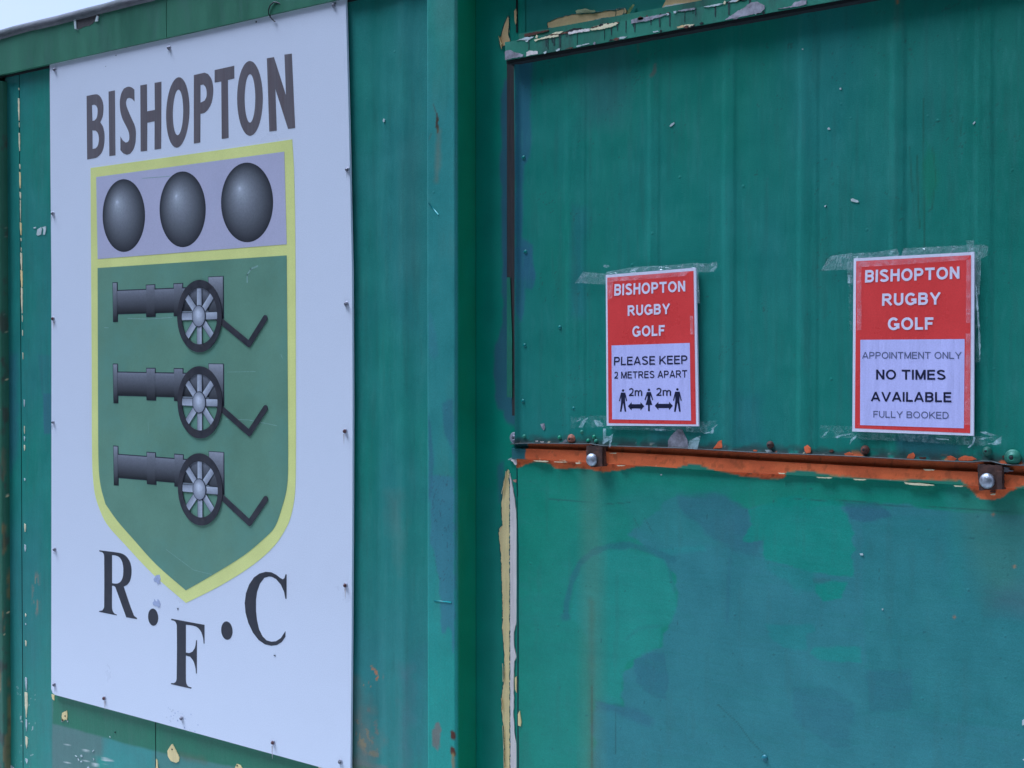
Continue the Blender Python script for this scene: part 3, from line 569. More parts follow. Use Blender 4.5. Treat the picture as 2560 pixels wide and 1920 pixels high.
def flap_paint(X, Z, Y):
    c = Coat(X, Z, (.008, .205, .150)); c.mottle((.018, .195, .175), .25, .4, .65, .6, .4, 5); c.mottle((.004, .195, .125), .18, .45, .7, .5, .4, 9)
    c.patch(WP('E', [(1075, 350), (1175, 360), (1160, 560), (1165, 960), (1120, 1000), (1110, 1440), (1170, 1500), (1185, 1700), (1075, 1700)], DF), (.02, .135, .19), .85, .008, .006, .03)
    c.patch(WP('F', [(1075, -50), (1185, -50), (1190, 130), (1170, 200), (1130, 200), (1120, 400), (1085, 420)], DF), (.02, .135, .19), .8, .006, .008, .03)
    c.patch(WP('H', [(640, 400), (950, 330), (980, 700), (900, 900), (650, 900)], DF), (.04, .165, .165), .5, .06, .03, .08)
    c.patch(WP('F', [(1420, -300), (1500, -300), (1500, 380), (1400, 380)], DF), (.018, .165, .185), .5, .02, .01)
    c.patch(WP('P4', [(1180, 110), (1300, 60), (1600, 130), (1750, 130), (1700, 260), (1250, 250)], DF), (.03, .15, .19), .6, .01, .01)
    c.patch(WP('I', [(1300, 240), (1440, 240), (1440, 390), (1290, 390)], DF), (.02, .165, .165), .5, .006, .004)
    c.patch(WP('I', [(1990, -50), (2212, -50), (2212, 380), (1990, 380)], DF), (.016, .165, .17), .5, .02, .01)
    zr = W(2400, 200, DF)[1]
    c.mix((.004, .175, .12), np.clip((X - W(2100, 300, DF)[0]) / .25, 0, 1) * np.clip((Z - 1.45) / .5, 0, 1) * .7)
    n = fbm(X, Z * .08, .010, 311); c.mix((.012, .13, .105), np.clip((n - .56) / .2, 0, 1) * .28); n = fbm(X, Z * .15, .006, 312, 3); c.mix((.04, .24, .20), np.clip((n - .60) / .15, 0, 1) * .2)
    n = np.abs(fbm(X * 1.2, Z, .05, 313) - .5); c.mix((.008, .10, .08), np.clip((.004 - n) / .003, 0, 1) * np.clip((fbm(X, Z, .06, 314) - .56) / .05, 0, 1) * .7)
    # runs in the paint
    for v, pts, wd in (('P6', [(1060, 640), (1062, 1200), (1065, 1620)], .0025), ('P6', [(1020, 1010), (1025, 1300), (1035, 1470)], .003), ('P6', [(970, 950), (985, 1240)], .002), ('P6', [(1120, 960), (1140, 1150), (1115, 1350), (1095, 1370)], .0025), ('P6', [(1310, 760), (1300, 880)], .002)):
        c.line(WP(v, pts, DF), wd, (.003, .11, .075), .75, .002, .0008)
    c.patch(WP('P6', [(1065, 900), (1120, 930), (1145, 1150), (1110, 1330), (1065, 1400)], DF), (.005, .20, .10), .5, .01, .01)
    c.line(WP('H', [(1160, 470), (1150, 520), (1130, 550)], DF), .006, (.10, .11, .09), .7, .004, .004, .01)
    c.line(WP('H', [(1030, 290), (1035, 380)], DF), .003, (.09, .08, .06), .5, .003)
    c.line(WP('P6', [(890, -20), (895, 20)], DF), .004, (.35, .1, .05), .8, .003, .002); c.line(WP('P6', [(895, 20), (890, 180)], DF), .01, (.04, .12, .09), .35, .01)
    # grime band along the lip
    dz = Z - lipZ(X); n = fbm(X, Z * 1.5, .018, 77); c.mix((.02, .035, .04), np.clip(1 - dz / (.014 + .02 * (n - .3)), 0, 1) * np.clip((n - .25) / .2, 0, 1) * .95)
    n = fbm(X, Z * 2, .012, 78); c.mix((.5, .47, .42), np.clip((n - .76) / .03, 0, 1) * np.clip(1 - dz / .010, 0, 1))
    n = fbm(X, Z, .03, 79); c.mix((.45, .10, .035), np.clip((n - .66) / .03, 0, 1) * np.clip(1 - dz / .012, 0, 1) * (X > W(1900, 1100, DF)[0]))
    return c.c
fx = rng_steps(flap_x0, flap_x1, flap_x0, W(2600, 900, DF)[0], .0026, .03); nz_ = 330; tz = np.linspace(0, 1, nz_)
X_ = np.tile(np.array(fx), (nz_, 1)); zb_, zt_ = lipZ(X_[0]), np.maximum(ztrim(X_[0]), 0)
class _F: pass
def flap_sheet():
    Z = zb_[None, :] + (zt_ - zb_)[None, :] * tz[:, None]; X = X_
    Y = -flap_prof(X, Z); dz = Z - zb_[None, :]; Y = Y - .0012 * np.exp(-(dz / .003)**2)         # lip turned outwards
    C = tone(flap_paint(X, Z, Y)) * np.array((.85, .92, .93)); O = origin(K); nx = X.shape[1]; co = np.stack([X - O.x, Y - O.y, Z - O.z], -1).reshape(-1, 3)
    i = np.arange((nz_ - 1) * (nx - 1)); r, c = i // (nx - 1), i % (nx - 1); a = r * nx + c; F_ = np.stack([a, a + 1, a + nx + 1, a + nx], -1)
    me = bpy.data.meshes.new('hatch_flap'); me.vertices.add(len(co)); me.vertices.foreach_set('co', co.astype(np.float32).ravel()); me.loops.add(F_.size)
    me.loops.foreach_set('vertex_index', F_.ravel().astype(np.int32)); me.polygons.add(len(F_)); me.polygons.foreach_set('loop_start', (np.arange(len(F_)) * 4).astype(np.int32))
    me.polygons.foreach_set('use_smooth', np.ones(len(F_), bool)); me.update(calc_edges=True)
    at = me.color_attributes.new('paint', 'FLOAT_COLOR', 'POINT'); at.data.foreach_set('color', np.concatenate([np.clip(C, 0, 1).reshape(-1, 3), np.ones((len(co), 1))], 1).astype(np.float32).ravel())
    me.materials.append(M_paint_v); o = bpy.data.objects.new('hatch_flap', me); COL.objects.link(o); o.parent = K; return o
flap = flap_sheet(); tag(flap, 'upper serving hatch flap with shallow pressings')
# folded lip edge (thin metal, bare along its rim)
V, Fs = [], []; n = 160
for i in range(n):
    x = flap_x0 - .010 + (flap_x1 - flap_x0 + .01) * i / (n - 1); z = float(lipZ(x)); V += [(x, -.0158, z + .0010), (x, -.0185, z + .0006), (x, -.0187, z - .0008), (x, -.012, z - .0006), (x, .006, z)]
for i in range(n - 1):
    for j in range(4): k = i * 5 + j; Fs.append((k, k + 5, k + 6, k + 1))
mesh_obj('folded_lip', V, Fs, mat('lip_edge', (.065, .07, .062), rough=.7, var=.7, scale=60, bump=.6, dirt=(.03, .05, .045), dirt_amt=.8, dirt_scale=30), flap, True)

# rubber seal and thin hinge strip left of the flap
plate('rubber_seal', [WP('E', [(1018, 372), (1064, 372), (1068, 1659), (1068, 2010), (1078, 2100), (1075, 2535), (1050, 2535), (1050, 2240), (1018, 2240)], .006)], .0, .006, M_rubber, K)
plate('seal_cover_strip', [WP('F', [(1018, 130), (1038, 130), (1050, 500), (1050, 862), (1018, 862)], .0075)], .0062, .0078, M_trim, K)
plate('flap_edge_bead', [WP('E', [(1060, 368), (1067, 368), (1080, 1600), (1082, 2150), (1084, 2480), (1090, 2560), (1086, 2650), (1078, 2650), (1080, 2560), (1074, 2480), (1072, 2150), (1070, 1600)], .0105)], .0005, .0105, mat('edge_bead_green', (.05, .22, .17), rough=.5, var=.3, scale=30), K)
# grommet washer at the flap corner
c0 = W(1240 + 315 / 6.9125, 1060 + 240 / 6.9125, .008)
lathe('washer', (c0[0], -.006, c0[1]), [(.0115, 0), (.0115, .002), (.008, .0035), (.0065, .0025), (.006, .005), (.004, .0055), (.0025, .003), (0, .003)], M_washer, K, 24)
# rivets and fasteners along the lip
for i, (v, x, y, r, m) in enumerate([('S2', 1300, 258, .0082, mat('orange_washer', (.30, .10, .05), rough=.7, var=.5, scale=150)), ('S3', 1395, 590, .0115, M_trim), ('P4', 205, 165, .006, M_rustplate), ('P4', 955, 205, .0068, M_rust), ('S3', 805, 440, .0065, M_trim)]):
    X1, Z1 = W(*px(v, [(x, y)])[0], DF + .002)
    o = lathe('screw', (X1, -DF + .0005, Z1), [(r * 1.15, 0), (r * 1.15, .0022), (r * .9, .0042), (r * .55, .0050), (r * .5, .0085), (r * .33, .009), (r * .28, .006), (0, .006)], m, flap, 18)
    lathe('socket', (X1, -DF - .0062, Z1), [(r * .30, 0), (r * .30, .0024), (0, .0025)], M_dark, o, 10)
for i, (x, y) in enumerate([(1093, 235), (485, 215), (1590, 290), (1725, 295), (1690, 225), (1480, 140)]):
    X1, Z1 = W(*px('S2', [(x, y)])[0], DF + .001); lathe('rivet', (X1, -DF + .001, Z1), [(.0045, 0), (.0042, .0018), (.0028, .0032), (0, .0038)], M_trim if i % 2 else M_green, flap, 12)
for v, x, y in [('E', 1118, 960), ('E', 1130, 1535), ('F', 1125, 545), ('F', 1115, 885), ('F', 1425, 930), ('F', 1340, 435)]:
    X1, Z1 = W(*px(v, [(x, y)])[0], DF + .001); lathe('rivet', (X1, -DF + .0005, Z1), [(.0042, 0), (.0038, .0015), (.0025, .0026), (0, .003)], mat('rivet_teal', (.008, .17, .14), rough=.45), flap, 12)
# chips and marks on the flap
for i, (v, q, m) in enumerate([('P6', [(588, 1290), (600, 1285), (632, 1297), (640, 1310), (625, 1312), (590, 1303)], M_pale), ('H', [(1262, 918), (1275, 900), (1295, 888), (1297, 900), (1270, 922)], M_pale),
        ('P6', [(515, 570), (525, 568), (527, 580), (516, 580)], M_pale), ('P6', [(437, 832), (446, 824), (455, 838), (440, 840)], M_pale), ('P6', [(415, 1335), (430, 1328), (422, 1342)], M_pale), ('P6', [(1378, 800), (1392, 785), (1394, 795), (1382, 806)], M_pale),
        ('P6', [(270, 316), (278, 314), (280, 322), (272, 322)], M_pale), ('S2', [(765, 0), (830, -10), (845, 60), (822, 108), (800, 80)], M_grey), ('I', [(1470, 295), (1520, 245), (1560, 250), (1600, 330), (1610, 400), (1440, 395), (1440, 340)], M_grey),
        ('I', [(1818, 408), (1860, 350), (1890, 335), (1895, 400)], M_orange2), ('P4', [(475, 180), (500, 165), (525, 190), (525, 225), (490, 232), (478, 210)], M_orange2), ('P4', [(1285, 270), (1300, 240), (1335, 225), (1350, 245), (1340, 275)], M_orange2),
        ('P4', [(790, 235), (830, 220), (860, 235), (850, 252), (800, 250)], M_orange2), ('P4', [(1605, 255), (1630, 250), (1680, 275), (1660, 290), (1610, 285)], M_orange2), ('P4', [(1690, 275), (1740, 250), (1800, 258), (1840, 280), (1800, 290), (1700, 290)], M_orange2),
        ('P4', [(670, 215), (690, 200), (710, 210), (695, 225)], M_rust), ('S2', [(1070, 340), (1130, 315), (1200, 270), (1235, 300), (1240, 345)], M_grey), ('S2', [(680, 290), (720, 285), (725, 305), (690, 308)], M_white), ('S2', [(760, 300), (830, 305), (820, 318), (770, 315)], M_white),
        ('P4', [(165, 205), (210, 203), (225, 218), (180, 225)], M_pale), ('P4', [(70, 205), (105, 208), (100, 218), (75, 215)], M_orange2), ('P4', [(1380, 262), (1440, 262), (1435, 278), (1390, 275)], M_rust), ('S3', [(1150, 560), (1200, 535), (1250, 560), (1240, 610), (1170, 610)], M_rust)]):
    q0 = np.array([[sum(p[k] for p in WP(v, q, DF)) / len(q)] for k in (0, 1)]); a_ = float(flap_prof(q0[0], q0[1])[0]) + .0011
    plate('paint_chip', [rough_loop(WP(v, q, a_), .0005, .003, 90 + i)], a_ - .003, a_, m, flap)

# ---- lower panel with repaint patches
DL = .0035
lineb_px = [(1262, 1147), (1310, 1148), (1340, 1149), (1475, 1157), (1600, 1164), (1700, 1171), (1860, 1182), (1950, 1186), (2100, 1195), (2300, 1207), (2440, 1215), (2560, 1222), (3060, 1252)]
LBX = [W(x, y, DL)[0] for x, y in lineb_px]; LBZ = [W(x, y, DL)[1] for x, y in lineb_px]; lineB = lambda x: np.interp(x, LBX, LBZ)
def low_paint(X, Z, Y):
    P = lambda q, v='P5': WP(v, q, DL); G0 = (.010, .245, .155); BL = (.040, .205, .235)
    c = Coat(X, Z, G0); c.an = (.45, 1.5); c.mottle(SEA, .2, .4, .7, .35, .5, 3)
    c.patch(P([(140, 560), (420, 100), (760, 60), (760, 400), (420, 420), (400, 1300), (140, 1300)]), (.022, .255, .195), .6, .12, .05, .2)
    c.patch(P([(405, 2200), (412, 955), (460, 955), (530, 978), (535, 850), (590, 770), (690, 740), (740, 625), (757, 510), (735, 400), (705, 362), (640, 330), (560, 260), (640, 190), (700, 150), (760, 100), (960, 92), (1040, 150), (1130, 150), (1460, 140), (4000, 260), (4000, 2200)]), BL, .85, .005, .014, .03)
    c.patch(P([(520, 100), (980, 60), (980, 300), (700, 320), (560, 260)]), (.028, .23, .20), .5, .03, .02, .05)
    c.patch(P([(760, 100), (960, 95), (1050, 160), (1065, 230), (1118, 280), (1120, 372), (1000, 340), (880, 270), (790, 170)]), (.028, .15, .19), .65, .008, .012, .03)
    c.patch(P([(1060, 165), (1120, 130), (1280, 100), (1440, 120), (1480, 200), (1500, 260), (1495, 440), (1340, 425), (1200, 385), (1130, 372), (1112, 290), (1040, 285), (1070, 200)]), (.012, .27, .19), .85, .003, .009, .02)
    c.patch(P([(1120, 370), (1330, 420), (1340, 500), (1250, 500), (1180, 440)]), (.018, .245, .21), .6, .010, .010, .02)
    c.patch(P([(1330, 468), (1475, 462), (1440, 528), (1370, 538), (1340, 510)]), (.008, .27, .185), .8, .003, .006, .015)
    c.patch(P([(1325, 445), (1405, 445), (1400, 462), (1330, 465)]), (.03, .15, .16), .7, .005, .004)
    c.patch(P([(1130, 640), (1330, 640), (1330, 665), (1300, 670), (1300, 738), (1200, 740), (1150, 690)]), (.022, .25, .225), .6, .003, .006, .015)
    c.patch(P([(1310, 762), (1340, 735), (1530, 735), (1530, 795), (1440, 803), (1360, 790)]), (.020, .265, .22), .75, .003, .005, .015)
    c.patch(P([(1545, 735), (1605, 735), (1618, 800), (1575, 815), (1550, 790)]), (.010, .15, .16), .6, .006, .005); c.patch(P([(1535, 190), (1900, 190), (4000, 500), (4000, 1300), (1550, 1010)]), (.024, .205, .20), .55, .006, .004)
    c.patch(P([(1460, 130), (1600, 120), (1650, 180), (1540, 210), (1490, 190)]), BLUE_D, .7, .006, .010, .02)
    c.patch(P([(1240, 900), (1400, 900), (1500, 960), (1480, 1150), (1400, 1150), (1240, 1020)]), BLUE_D, .28, .006, .008, .02); c.patch(P([(975, 340), (985, 360), (975, 640), (960, 640)]), BLUE_D, .3, .006, .002)
    c.patch(P([(1550, 830), (1740, 830), (1740, 1000), (1560, 1010)]), BLUE_D, .35, .006, .004)
    c.patch(P([(580, 790), (640, 760), (705, 755), (722, 850), (715, 960), (650, 940), (590, 880)]), (.022, .15, .19), .6, .004, .006, .015); c.patch(P([(415, 960), (460, 930), (530, 978), (600, 990), (660, 1040), (640, 1065), (480, 1000), (420, 1000)]), BLUE_D, .5, .01, .006)
    c.patch(P([(660, 330), (870, 305), (880, 330), (720, 345)]), (.03, .27, .24), .5, .006, .004)
    # rounded repaint with its dark edge
    c.patch(P([(312, 600), (325, 520), (345, 430), (380, 352), (440, 330), (540, 327), (620, 345), (702, 362), (722, 400), (738, 450), (756, 510), (752, 585), (735, 630), (688, 655), (688, 735), (640, 755), (590, 770), (548, 800), (530, 850), (525, 968), (470, 965), (400, 940), (390, 700)]), (.026, .275, .215), .8, .006, .004)
    c.line(P([(292, 605), (296, 540), (320, 450), (350, 385), (400, 340), (470, 312), (560, 308), (640, 325), (700, 350), (745, 368)]), .013, (.020, .165, .185), .75, .004, .003, .02)
    c.line(P([(282, 608), (300, 606)]), .014, (.02, .165, .175), .7, .005); c.line(P([(720, 380), (735, 450), (748, 500)]), .006, (.02, .16, .18), .5, .006)
    c.line(P([(545, 700), (600, 655), (680, 645)]), .004, (.02, .16, .17), .4, .008)
    # rust run
    c.line(P([(402, -40), (402, 1300)]), .050, (.10, .235, .16), .40, .03)
    c.line(P([(400, 545), (402, 900), (402, 1300)]), .011, (.07, .13, .075), .45, .012, .003); c.line(P([(402, 900), (402, 1300)]), .004, (.06, .06, .03), .55, .004, .001)
    c.line(P([(470, 0), (470, 260)]), .04, (.02, .24, .175), .4, .03)
    # dirty run under the right-hand bolt
    c.patch(P([(1940, 120), (2250, 90), (2250, 560), (2060, 560), (1960, 400)]), (.055, .20, .14), .5, .05, .03, .1); c.patch(P([(2060, 500), (2250, 450), (2250, 590), (2080, 570)]), (.06, .13, .17), .5, .04, .02)
    c.line(P([(1920, 60), (1930, 500)]), .02, (.03, .26, .22), .35, .02)
    # orange primer spilling over from the rail
    org = (.45, .12, .05)
    zb0 = lineB(X); edge = zb0.copy()
    sx = []; 
    for v, pts in (('S2', [(360, 750), (440, 745), (520, 690), (640, 655), (860, 665), (930, 680), (1000, 745), (1090, 770), (1400, 755), (1560, 770), (1700, 810), (1850, 830), (2050, 800)]), ('I', [(1060, 580), (1180, 556), (1300, 556)]), ('I', [(1820, 580), (1880, 600), (2000, 625), (2110, 650), (2212, 655)]),
                    ('P4', [(150, 435), (310, 435), (340, 398), (400, 400), (1700, 480), (1760, 490), (1800, 525), (1850, 580), (1960, 602), (2050, 580), (2100, 530), (2212, 495)]), ('S', [(2700, 1232)])): sx += [W(x, y, DL) for x, y in px(v, pts)]
    sx.sort(); ez = np.interp(X, [p[0] for p in sx], [p[1] for p in sx]) + (fbm(X, Z, .02, 61) - .5) * .004
    c.mix(org, np.clip((Z - ez) / .0015 + .5, 0, 1) * np.clip((zb0 - ez) / .002, 0, 1) * (X < W(2600, 1200, DL)[0]))
    for v, x, y in (('P5', 2083, 178), ('P5', 2172, 396), ('P5', 1920, 608)): p = WP(v, [(x, y)], DL)[0]; c.mix((.26, .14, .10), np.clip((.004 - np.hypot(X - p[0], Z - p[1])) / .003, 0, 1) * .8)
    av = np.array((.022, .235, .185)); gm = np.clip((c.c[..., 1] - c.c[..., 0]) / .05, 0, 1)[..., None] * .08; c.c = c.c * (1 - gm) + av * gm; tm = gm[..., 0] * 12.5
    # brush strokes running across, dirt runs
    n = fbm(X * .12, Z, .012, 301); c.mix((.012, .19, .16), np.clip((n - .55) / .2, 0, 1) * .15 * tm); n = fbm(X * .2 + 3, Z, .007, 302, 3); c.mix((.05, .27, .24), np.clip((n - .60) / .15, 0, 1) * .10 * tm)
    n = fbm(X, Z * .12, .014, 303); c.mix((.03, .12, .11), np.clip((n - .62) / .15, 0, 1) * .12 * tm)
    for q in ([(220, 112), (330, 122), (450, 135), (560, 128)], [(1290, 118), (1480, 120), (1650, 140), (1900, 150), (2212, 175)], [(930, 975), (1010, 1050), (1070, 1130), (1130, 1190)], [(500, 985), (502, 1180)], [(1230, 115), (1290, 112)], [(620, 190), (660, 260)], [(580, 195), (600, 235)]): c.line(P(q), .0018, (.008, .10, .09), .6, .0012, .0008, .01)
    n = fbm(X, Z, .010, 305); om = 1 - tm; c.mix((.10, .035, .018), np.clip((n - .60) / .1, 0, 1) * .55 * om)
    # pock marks
    n = fbm(X, Z, .009, 66, 2); c.mix((.006, .10, .10), np.clip((n - .90) / .02, 0, 1) * .6)
    return c.c
xs = rng_steps(xh, .62, xh, W(2600, 1900, DL)[0], .0026, .03); zl = np.linspace(0, 1, 330)
def low_prof(X, Z): return DL + .0016 * (fbm(X, Z, .3, 23) - .5) + .0004 * (fbm(X, Z, .05, 24) - .5)
def low_sheet():
    X = np.tile(np.array(xs), (330, 1)); zt = lineB(X[0]); zb2 = .50; Z = zb2 + (zt - zb2)[None, :] * zl[:, None]
    Y = -low_prof(X, Z); C = tone(low_paint(X, Z, Y)) * np.array((.92, .96, .95)); O = origin(K); nx = X.shape[1]; co = np.stack([X - O.x, Y - O.y, Z - O.z], -1).reshape(-1, 3)
    i = np.arange(329 * (nx - 1)); r, c = i // (nx - 1), i % (nx - 1); a = r * nx + c; F_ = np.stack([a, a + 1, a + nx + 1, a + nx], -1)
    me = bpy.data.meshes.new('counter_panel'); me.vertices.add(len(co)); me.vertices.foreach_set('co', co.astype(np.float32).ravel()); me.loops.add(F_.size)
    me.loops.foreach_set('vertex_index', F_.ravel().astype(np.int32)); me.polygons.add(len(F_)); me.polygons.foreach_set('loop_start', (np.arange(len(F_)) * 4).astype(np.int32))
    me.polygons.foreach_set('use_smooth', np.ones(len(F_), bool)); me.update(calc_edges=True)
    at = me.color_attributes.new('paint', 'FLOAT_COLOR', 'POINT'); at.data.foreach_set('color', np.concatenate([np.clip(C, 0, 1).reshape(-1, 3), np.ones((len(co), 1))], 1).astype(np.float32).ravel())
    me.materials.append(M_paint_h); o = bpy.data.objects.new('counter_panel', me); COL.objects.link(o); o.parent = K; return o
low = low_sheet(); tag(low, 'lower panel with patchy blue and green repaint')
for i, (v, q, m) in enumerate([('P5', [(1523, 342), (1535, 340), (1538, 349), (1528, 349)], M_pale), ('P5', [(1616, 573), (1622, 573), (1622, 578), (1617, 579)], M_pale), ('P5', [(688, 10), (694, 8), (694, 14), (689, 14)], M_pale), ('P5', [(2205, 1040), (2214, 1034), (2220, 1058), (2204, 1062)], M_pale), ('P5', [(2205, 1205), (2216, 1200), (2216, 1212)], M_pale)]):
    plate('paint_chip', [WP(v, q, DL + .0012)], DL - .001, DL + .0012, m, low)
X1, Z1 = W(*px('P5', [(1126, 1198)])[0], DL); lathe('rivet', (X1, -DL + .001, Z1), [(.006, 0), (.0055, .002), (.003, .0035), (0, .004)], mat('rivet_teal2', (.03, .16, .18), rough=.4), low, 14)

# ---- rail between flap and panel (orange primer)
def ribbon(name, topf, botf, xa_, xb_, d_top, d_bot, m, n=200, parent=K, cf=None):
    xs_ = np.linspace(xa_, xb_, n); O = origin(parent); V, Fs = [], []
    for x in xs_: V += [(x, -d_top, float(topf(x))), (x, -d_bot, float(botf(x)))]
    for i in range(n - 1): k = 2 * i; Fs.append((k, k + 1, k + 3, k + 2))
    return mesh_obj(name, V, Fs, m, parent)
mid_px = [(1262, 1121), (1340, 1122.5), (1466, 1127), (1560, 1132), (1700, 1139), (1900, 1152), (2100, 1163), (2300, 1174), (2440, 1180), (2560, 1190), (3060, 1218)]
MX = [W(x, y, .008)[0] for x, y in mid_px]; MZ = [W(x, y, .008)[1] for x, y in mid_px]; midZ = lambda x: np.interp(x, MX, MZ)
x_a = W(1281, 1130, .008)[0]
def rail_paint(X, Z, Y):
    c = Coat(X, Z, (.47, .125, .05)); c.mottle((.30, .07, .03), .06, .45, .7, .5, 2, 3); c.mottle((.10, .04, .02), .010, .62, .72, .4, 1, 6); c.mottle((.24, .07, .03), .05, .5, .7, .35, 3, 8)
    xg = W(1315, 1135, .01)[0]; n = (fbm(X, Z, .015, 8) - .5) * .01; c.mix((.015, .14, .15), np.clip((xg + n - X) / .003, 0, 1))
    for v, q in (('I', [(1500, 575), (1560, 555), (1640, 538), (1700, 545), (1830, 585), (1830, 640), (1500, 640)]), ('P4', [(315, 400), (350, 372), (500, 366), (610, 388), (720, 405), (900, 425), (1100, 438), (1600, 440), (1710, 448), (1765, 486), (1765, 540), (315, 440)])):
        c.patch(WP(v, q, .01), (.010, .22, .14), .97, .0015, .0015, .012)
    c.patch(WP('P4', [(2140, 500), (2170, 490), (2300, 470), (2300, 600), (2140, 600)], .01), (.010, .22, .14), .9, .002, .002, .012)
    n = fbm(X, Z * 3, .012, 15); c.mix((.5, .45, .38), np.clip((n - .8) / .03, 0, 1) * np.clip(1 - (Z - lineB(X)) / .004, 0, 1)); return c.c
def strip_sheet(name, rows, n, colfn, m, parent=K, x0_=None, x1_=.62):
    """rows: list of (zfun, proud) from bottom to top, subdivided"""
    xs_ = np.array(rng_steps(x0_, x1_, x0_, W(2600, 1150, 0)[0], .0025, .03)); R = []
    for (za, da), (zb_2, db) in zip(rows[:-1], rows[1:]):
        for t in np.linspace(0, 1, n, endpoint=False): R.append((za(xs_) * (1 - t) + zb_2(xs_) * t, da * (1 - t) + db * t))
    R.append((rows[-1][0](xs_), rows[-1][1])); nz = len(R); X = np.tile(xs_, (nz, 1)); Z = np.array([r[0] for r in R]); Y = -np.array([np.full(len(xs_), r[1]) for r in R])
    C = tone(colfn(X, Z, Y)); O = origin(parent); nx = X.shape[1]; co = np.stack([X - O.x, Y - O.y, Z - O.z], -1).reshape(-1, 3)
    F_ = [(r * nx + c, r * nx + c + 1, (r + 1) * nx + c + 1, (r + 1) * nx + c) for r in range(nz - 1) for c in range(nx - 1)]
    me = bpy.data.meshes.new(name); me.from_pydata(co.tolist(), [], F_); me.materials.append(m)
    at = me.color_attributes.new('paint', 'FLOAT_COLOR', 'POINT'); at.data.foreach_set('color', np.concatenate([np.clip(C, 0, 1).reshape(-1, 3), np.ones((len(co), 1))], 1).astype(np.float32).ravel())
    o = bpy.data.objects.new(name, me); COL.objects.link(o); o.parent = parent; return o
rail = strip_sheet('counter_rail', [(lambda x: lineB(x) - .0005, .001), (lambda x: lineB(x) + .0012, .0095), (lambda x: midZ(x) - .0015, .0105), (lambda x: midZ(x) + .0003, .0105), (lambda x: midZ(x) + .0012, .002), (lambda x: lipZ(x) + .012, .0015)], 6, rail_paint, M_paint, x0_=x_a)
tag(rail, 'orange primed rail between hatch flap and lower panel')
# green corner left of the rail
plate('rail_end_plate', [WP('S2', [(275, 395), (420, 385), (420, 440), (520, 445), (520, 470), (285, 600)], .004)], .0, .004, mat('end_teal', (.012, .15, .13), rough=.5, var=.2), K)
plate('bare_patch', [rough_loop(WP('S2', [(250, 612), (345, 618), (350, 700), (330, 710), (300, 660), (265, 640)], .006), .0006, .003, 5)], .0, .006, M_white, K)
plate('bare_patch', [rough_loop(WP('S2', [(285, 968), (350, 965), (345, 1010), (310, 1000)], .0052), .0006, .003, 6)], .0, .0052, mat('pinkish_chip', (.5, .25, .18), rough=.6), K)
plate('frame_lip', [WP('S2', [(205, 612), (250, 588), (350, 600), (350, 612), (255, 600), (215, 622)], .006)], .0, .006, M_pale, K)
for q in ([(640, 628), (885, 638), (875, 655), (700, 650)], [(1370, 668), (1450, 665), (1455, 685), (1385, 690)], [(1000, 650), (1210, 655), (1200, 665), (1010, 660)], [(2080, 715), (2212, 712), (2200, 725), (2110, 730)], [(1950, 500), (2080, 495), (2070, 515), (1980, 512)]):
    plate('paint_chip', [rough_loop(WP('S2', q, .0115), .0004, .003, 3)], .006, .0115, M_cream, rail)
for q in ([(1415, 355), (1500, 358), (1500, 368), (1430, 368)], [(270, 385), (320, 387), (315, 396), (280, 395)], [(570, 418), (690, 423), (680, 430), (590, 428)], [(860, 433), (960, 437), (955, 444), (880, 444)], [(1265, 462), (1400, 470), (1495, 480), (1495, 488), (1380, 486), (1280, 475)], [(1655, 485), (1725, 488), (1720, 498), (1670, 496)]):
    plate('paint_chip', [rough_loop(WP('P4', q, .0115), .0004, .003, 4)], .006, .0115, M_cream, rail)
# brackets with coach bolts
def bracket(v, c, hx, plate_q, side_q, m):
    b = plate('latch_bracket', [rough_loop(WP(v, plate_q, .020), .0006, .004, 8)], .003, .020, m, K)
    if side_q: plate('bracket_cheek', [WP(v, side_q, .024)], .019, .025, m, b)
    X1, Z1 = W(*px(v, [c])[0], .024)
    pr = [(.0122, 0), (.0124, .002)] + [(.0122 * math.cos(a), .002 + .0075 * math.sin(a)) for a in np.linspace(.1, 1.5, 9)] + [(0, .0096)]
    lathe('bolt_head', (X1, -.0195, Z1), pr, M_zinc, b, 32); lathe('bolt_shank', (X1, -.003, Z1), [(.006, 0), (.006, .018), (0, .018)], M_rust, b, 12)
    return b
b1 = bracket('S2', (1640, 620), 0, [(1560, 372), (1830, 385), (1835, 735), (1640, 745), (1560, 600)], None, M_rustplate); b1['label'] = 'rusty latch bracket below the first poster'
plate('bracket_cheek', [WP('S2', [(1838, 400), (1880, 405), (1890, 700), (1840, 735)], .014)], .004, .014, M_rust, b1)
b2 = bracket('S3', (795, 1130), 0, [(590, 745), (1150, 770), (1165, 1325), (620, 1345), (595, 1000)], [(1040, 900), (1150, 905), (1160, 1320), (1050, 1320)], M_rustplate)
plate('paint_chip', [WP('S3', [(870, 1390), (890, 1350), (1000, 1360), (990, 1395)], .0055)], .002, .0055, M_rust, low)
plate('paint_chip', [WP('S3', [(880, 1440), (920, 1420), (1000, 1420), (985, 1450), (900, 1455)], .0056)], .002, .0056, M_cream, low)
plate('paint_chip', [rough_loop(WP('S3', [(1190, 800), (1300, 830), (1290, 870), (1380, 890), (1370, 910), (1200, 920)], .0115), .0006, .003, 9)], .002, .0118, M_grey, rail)

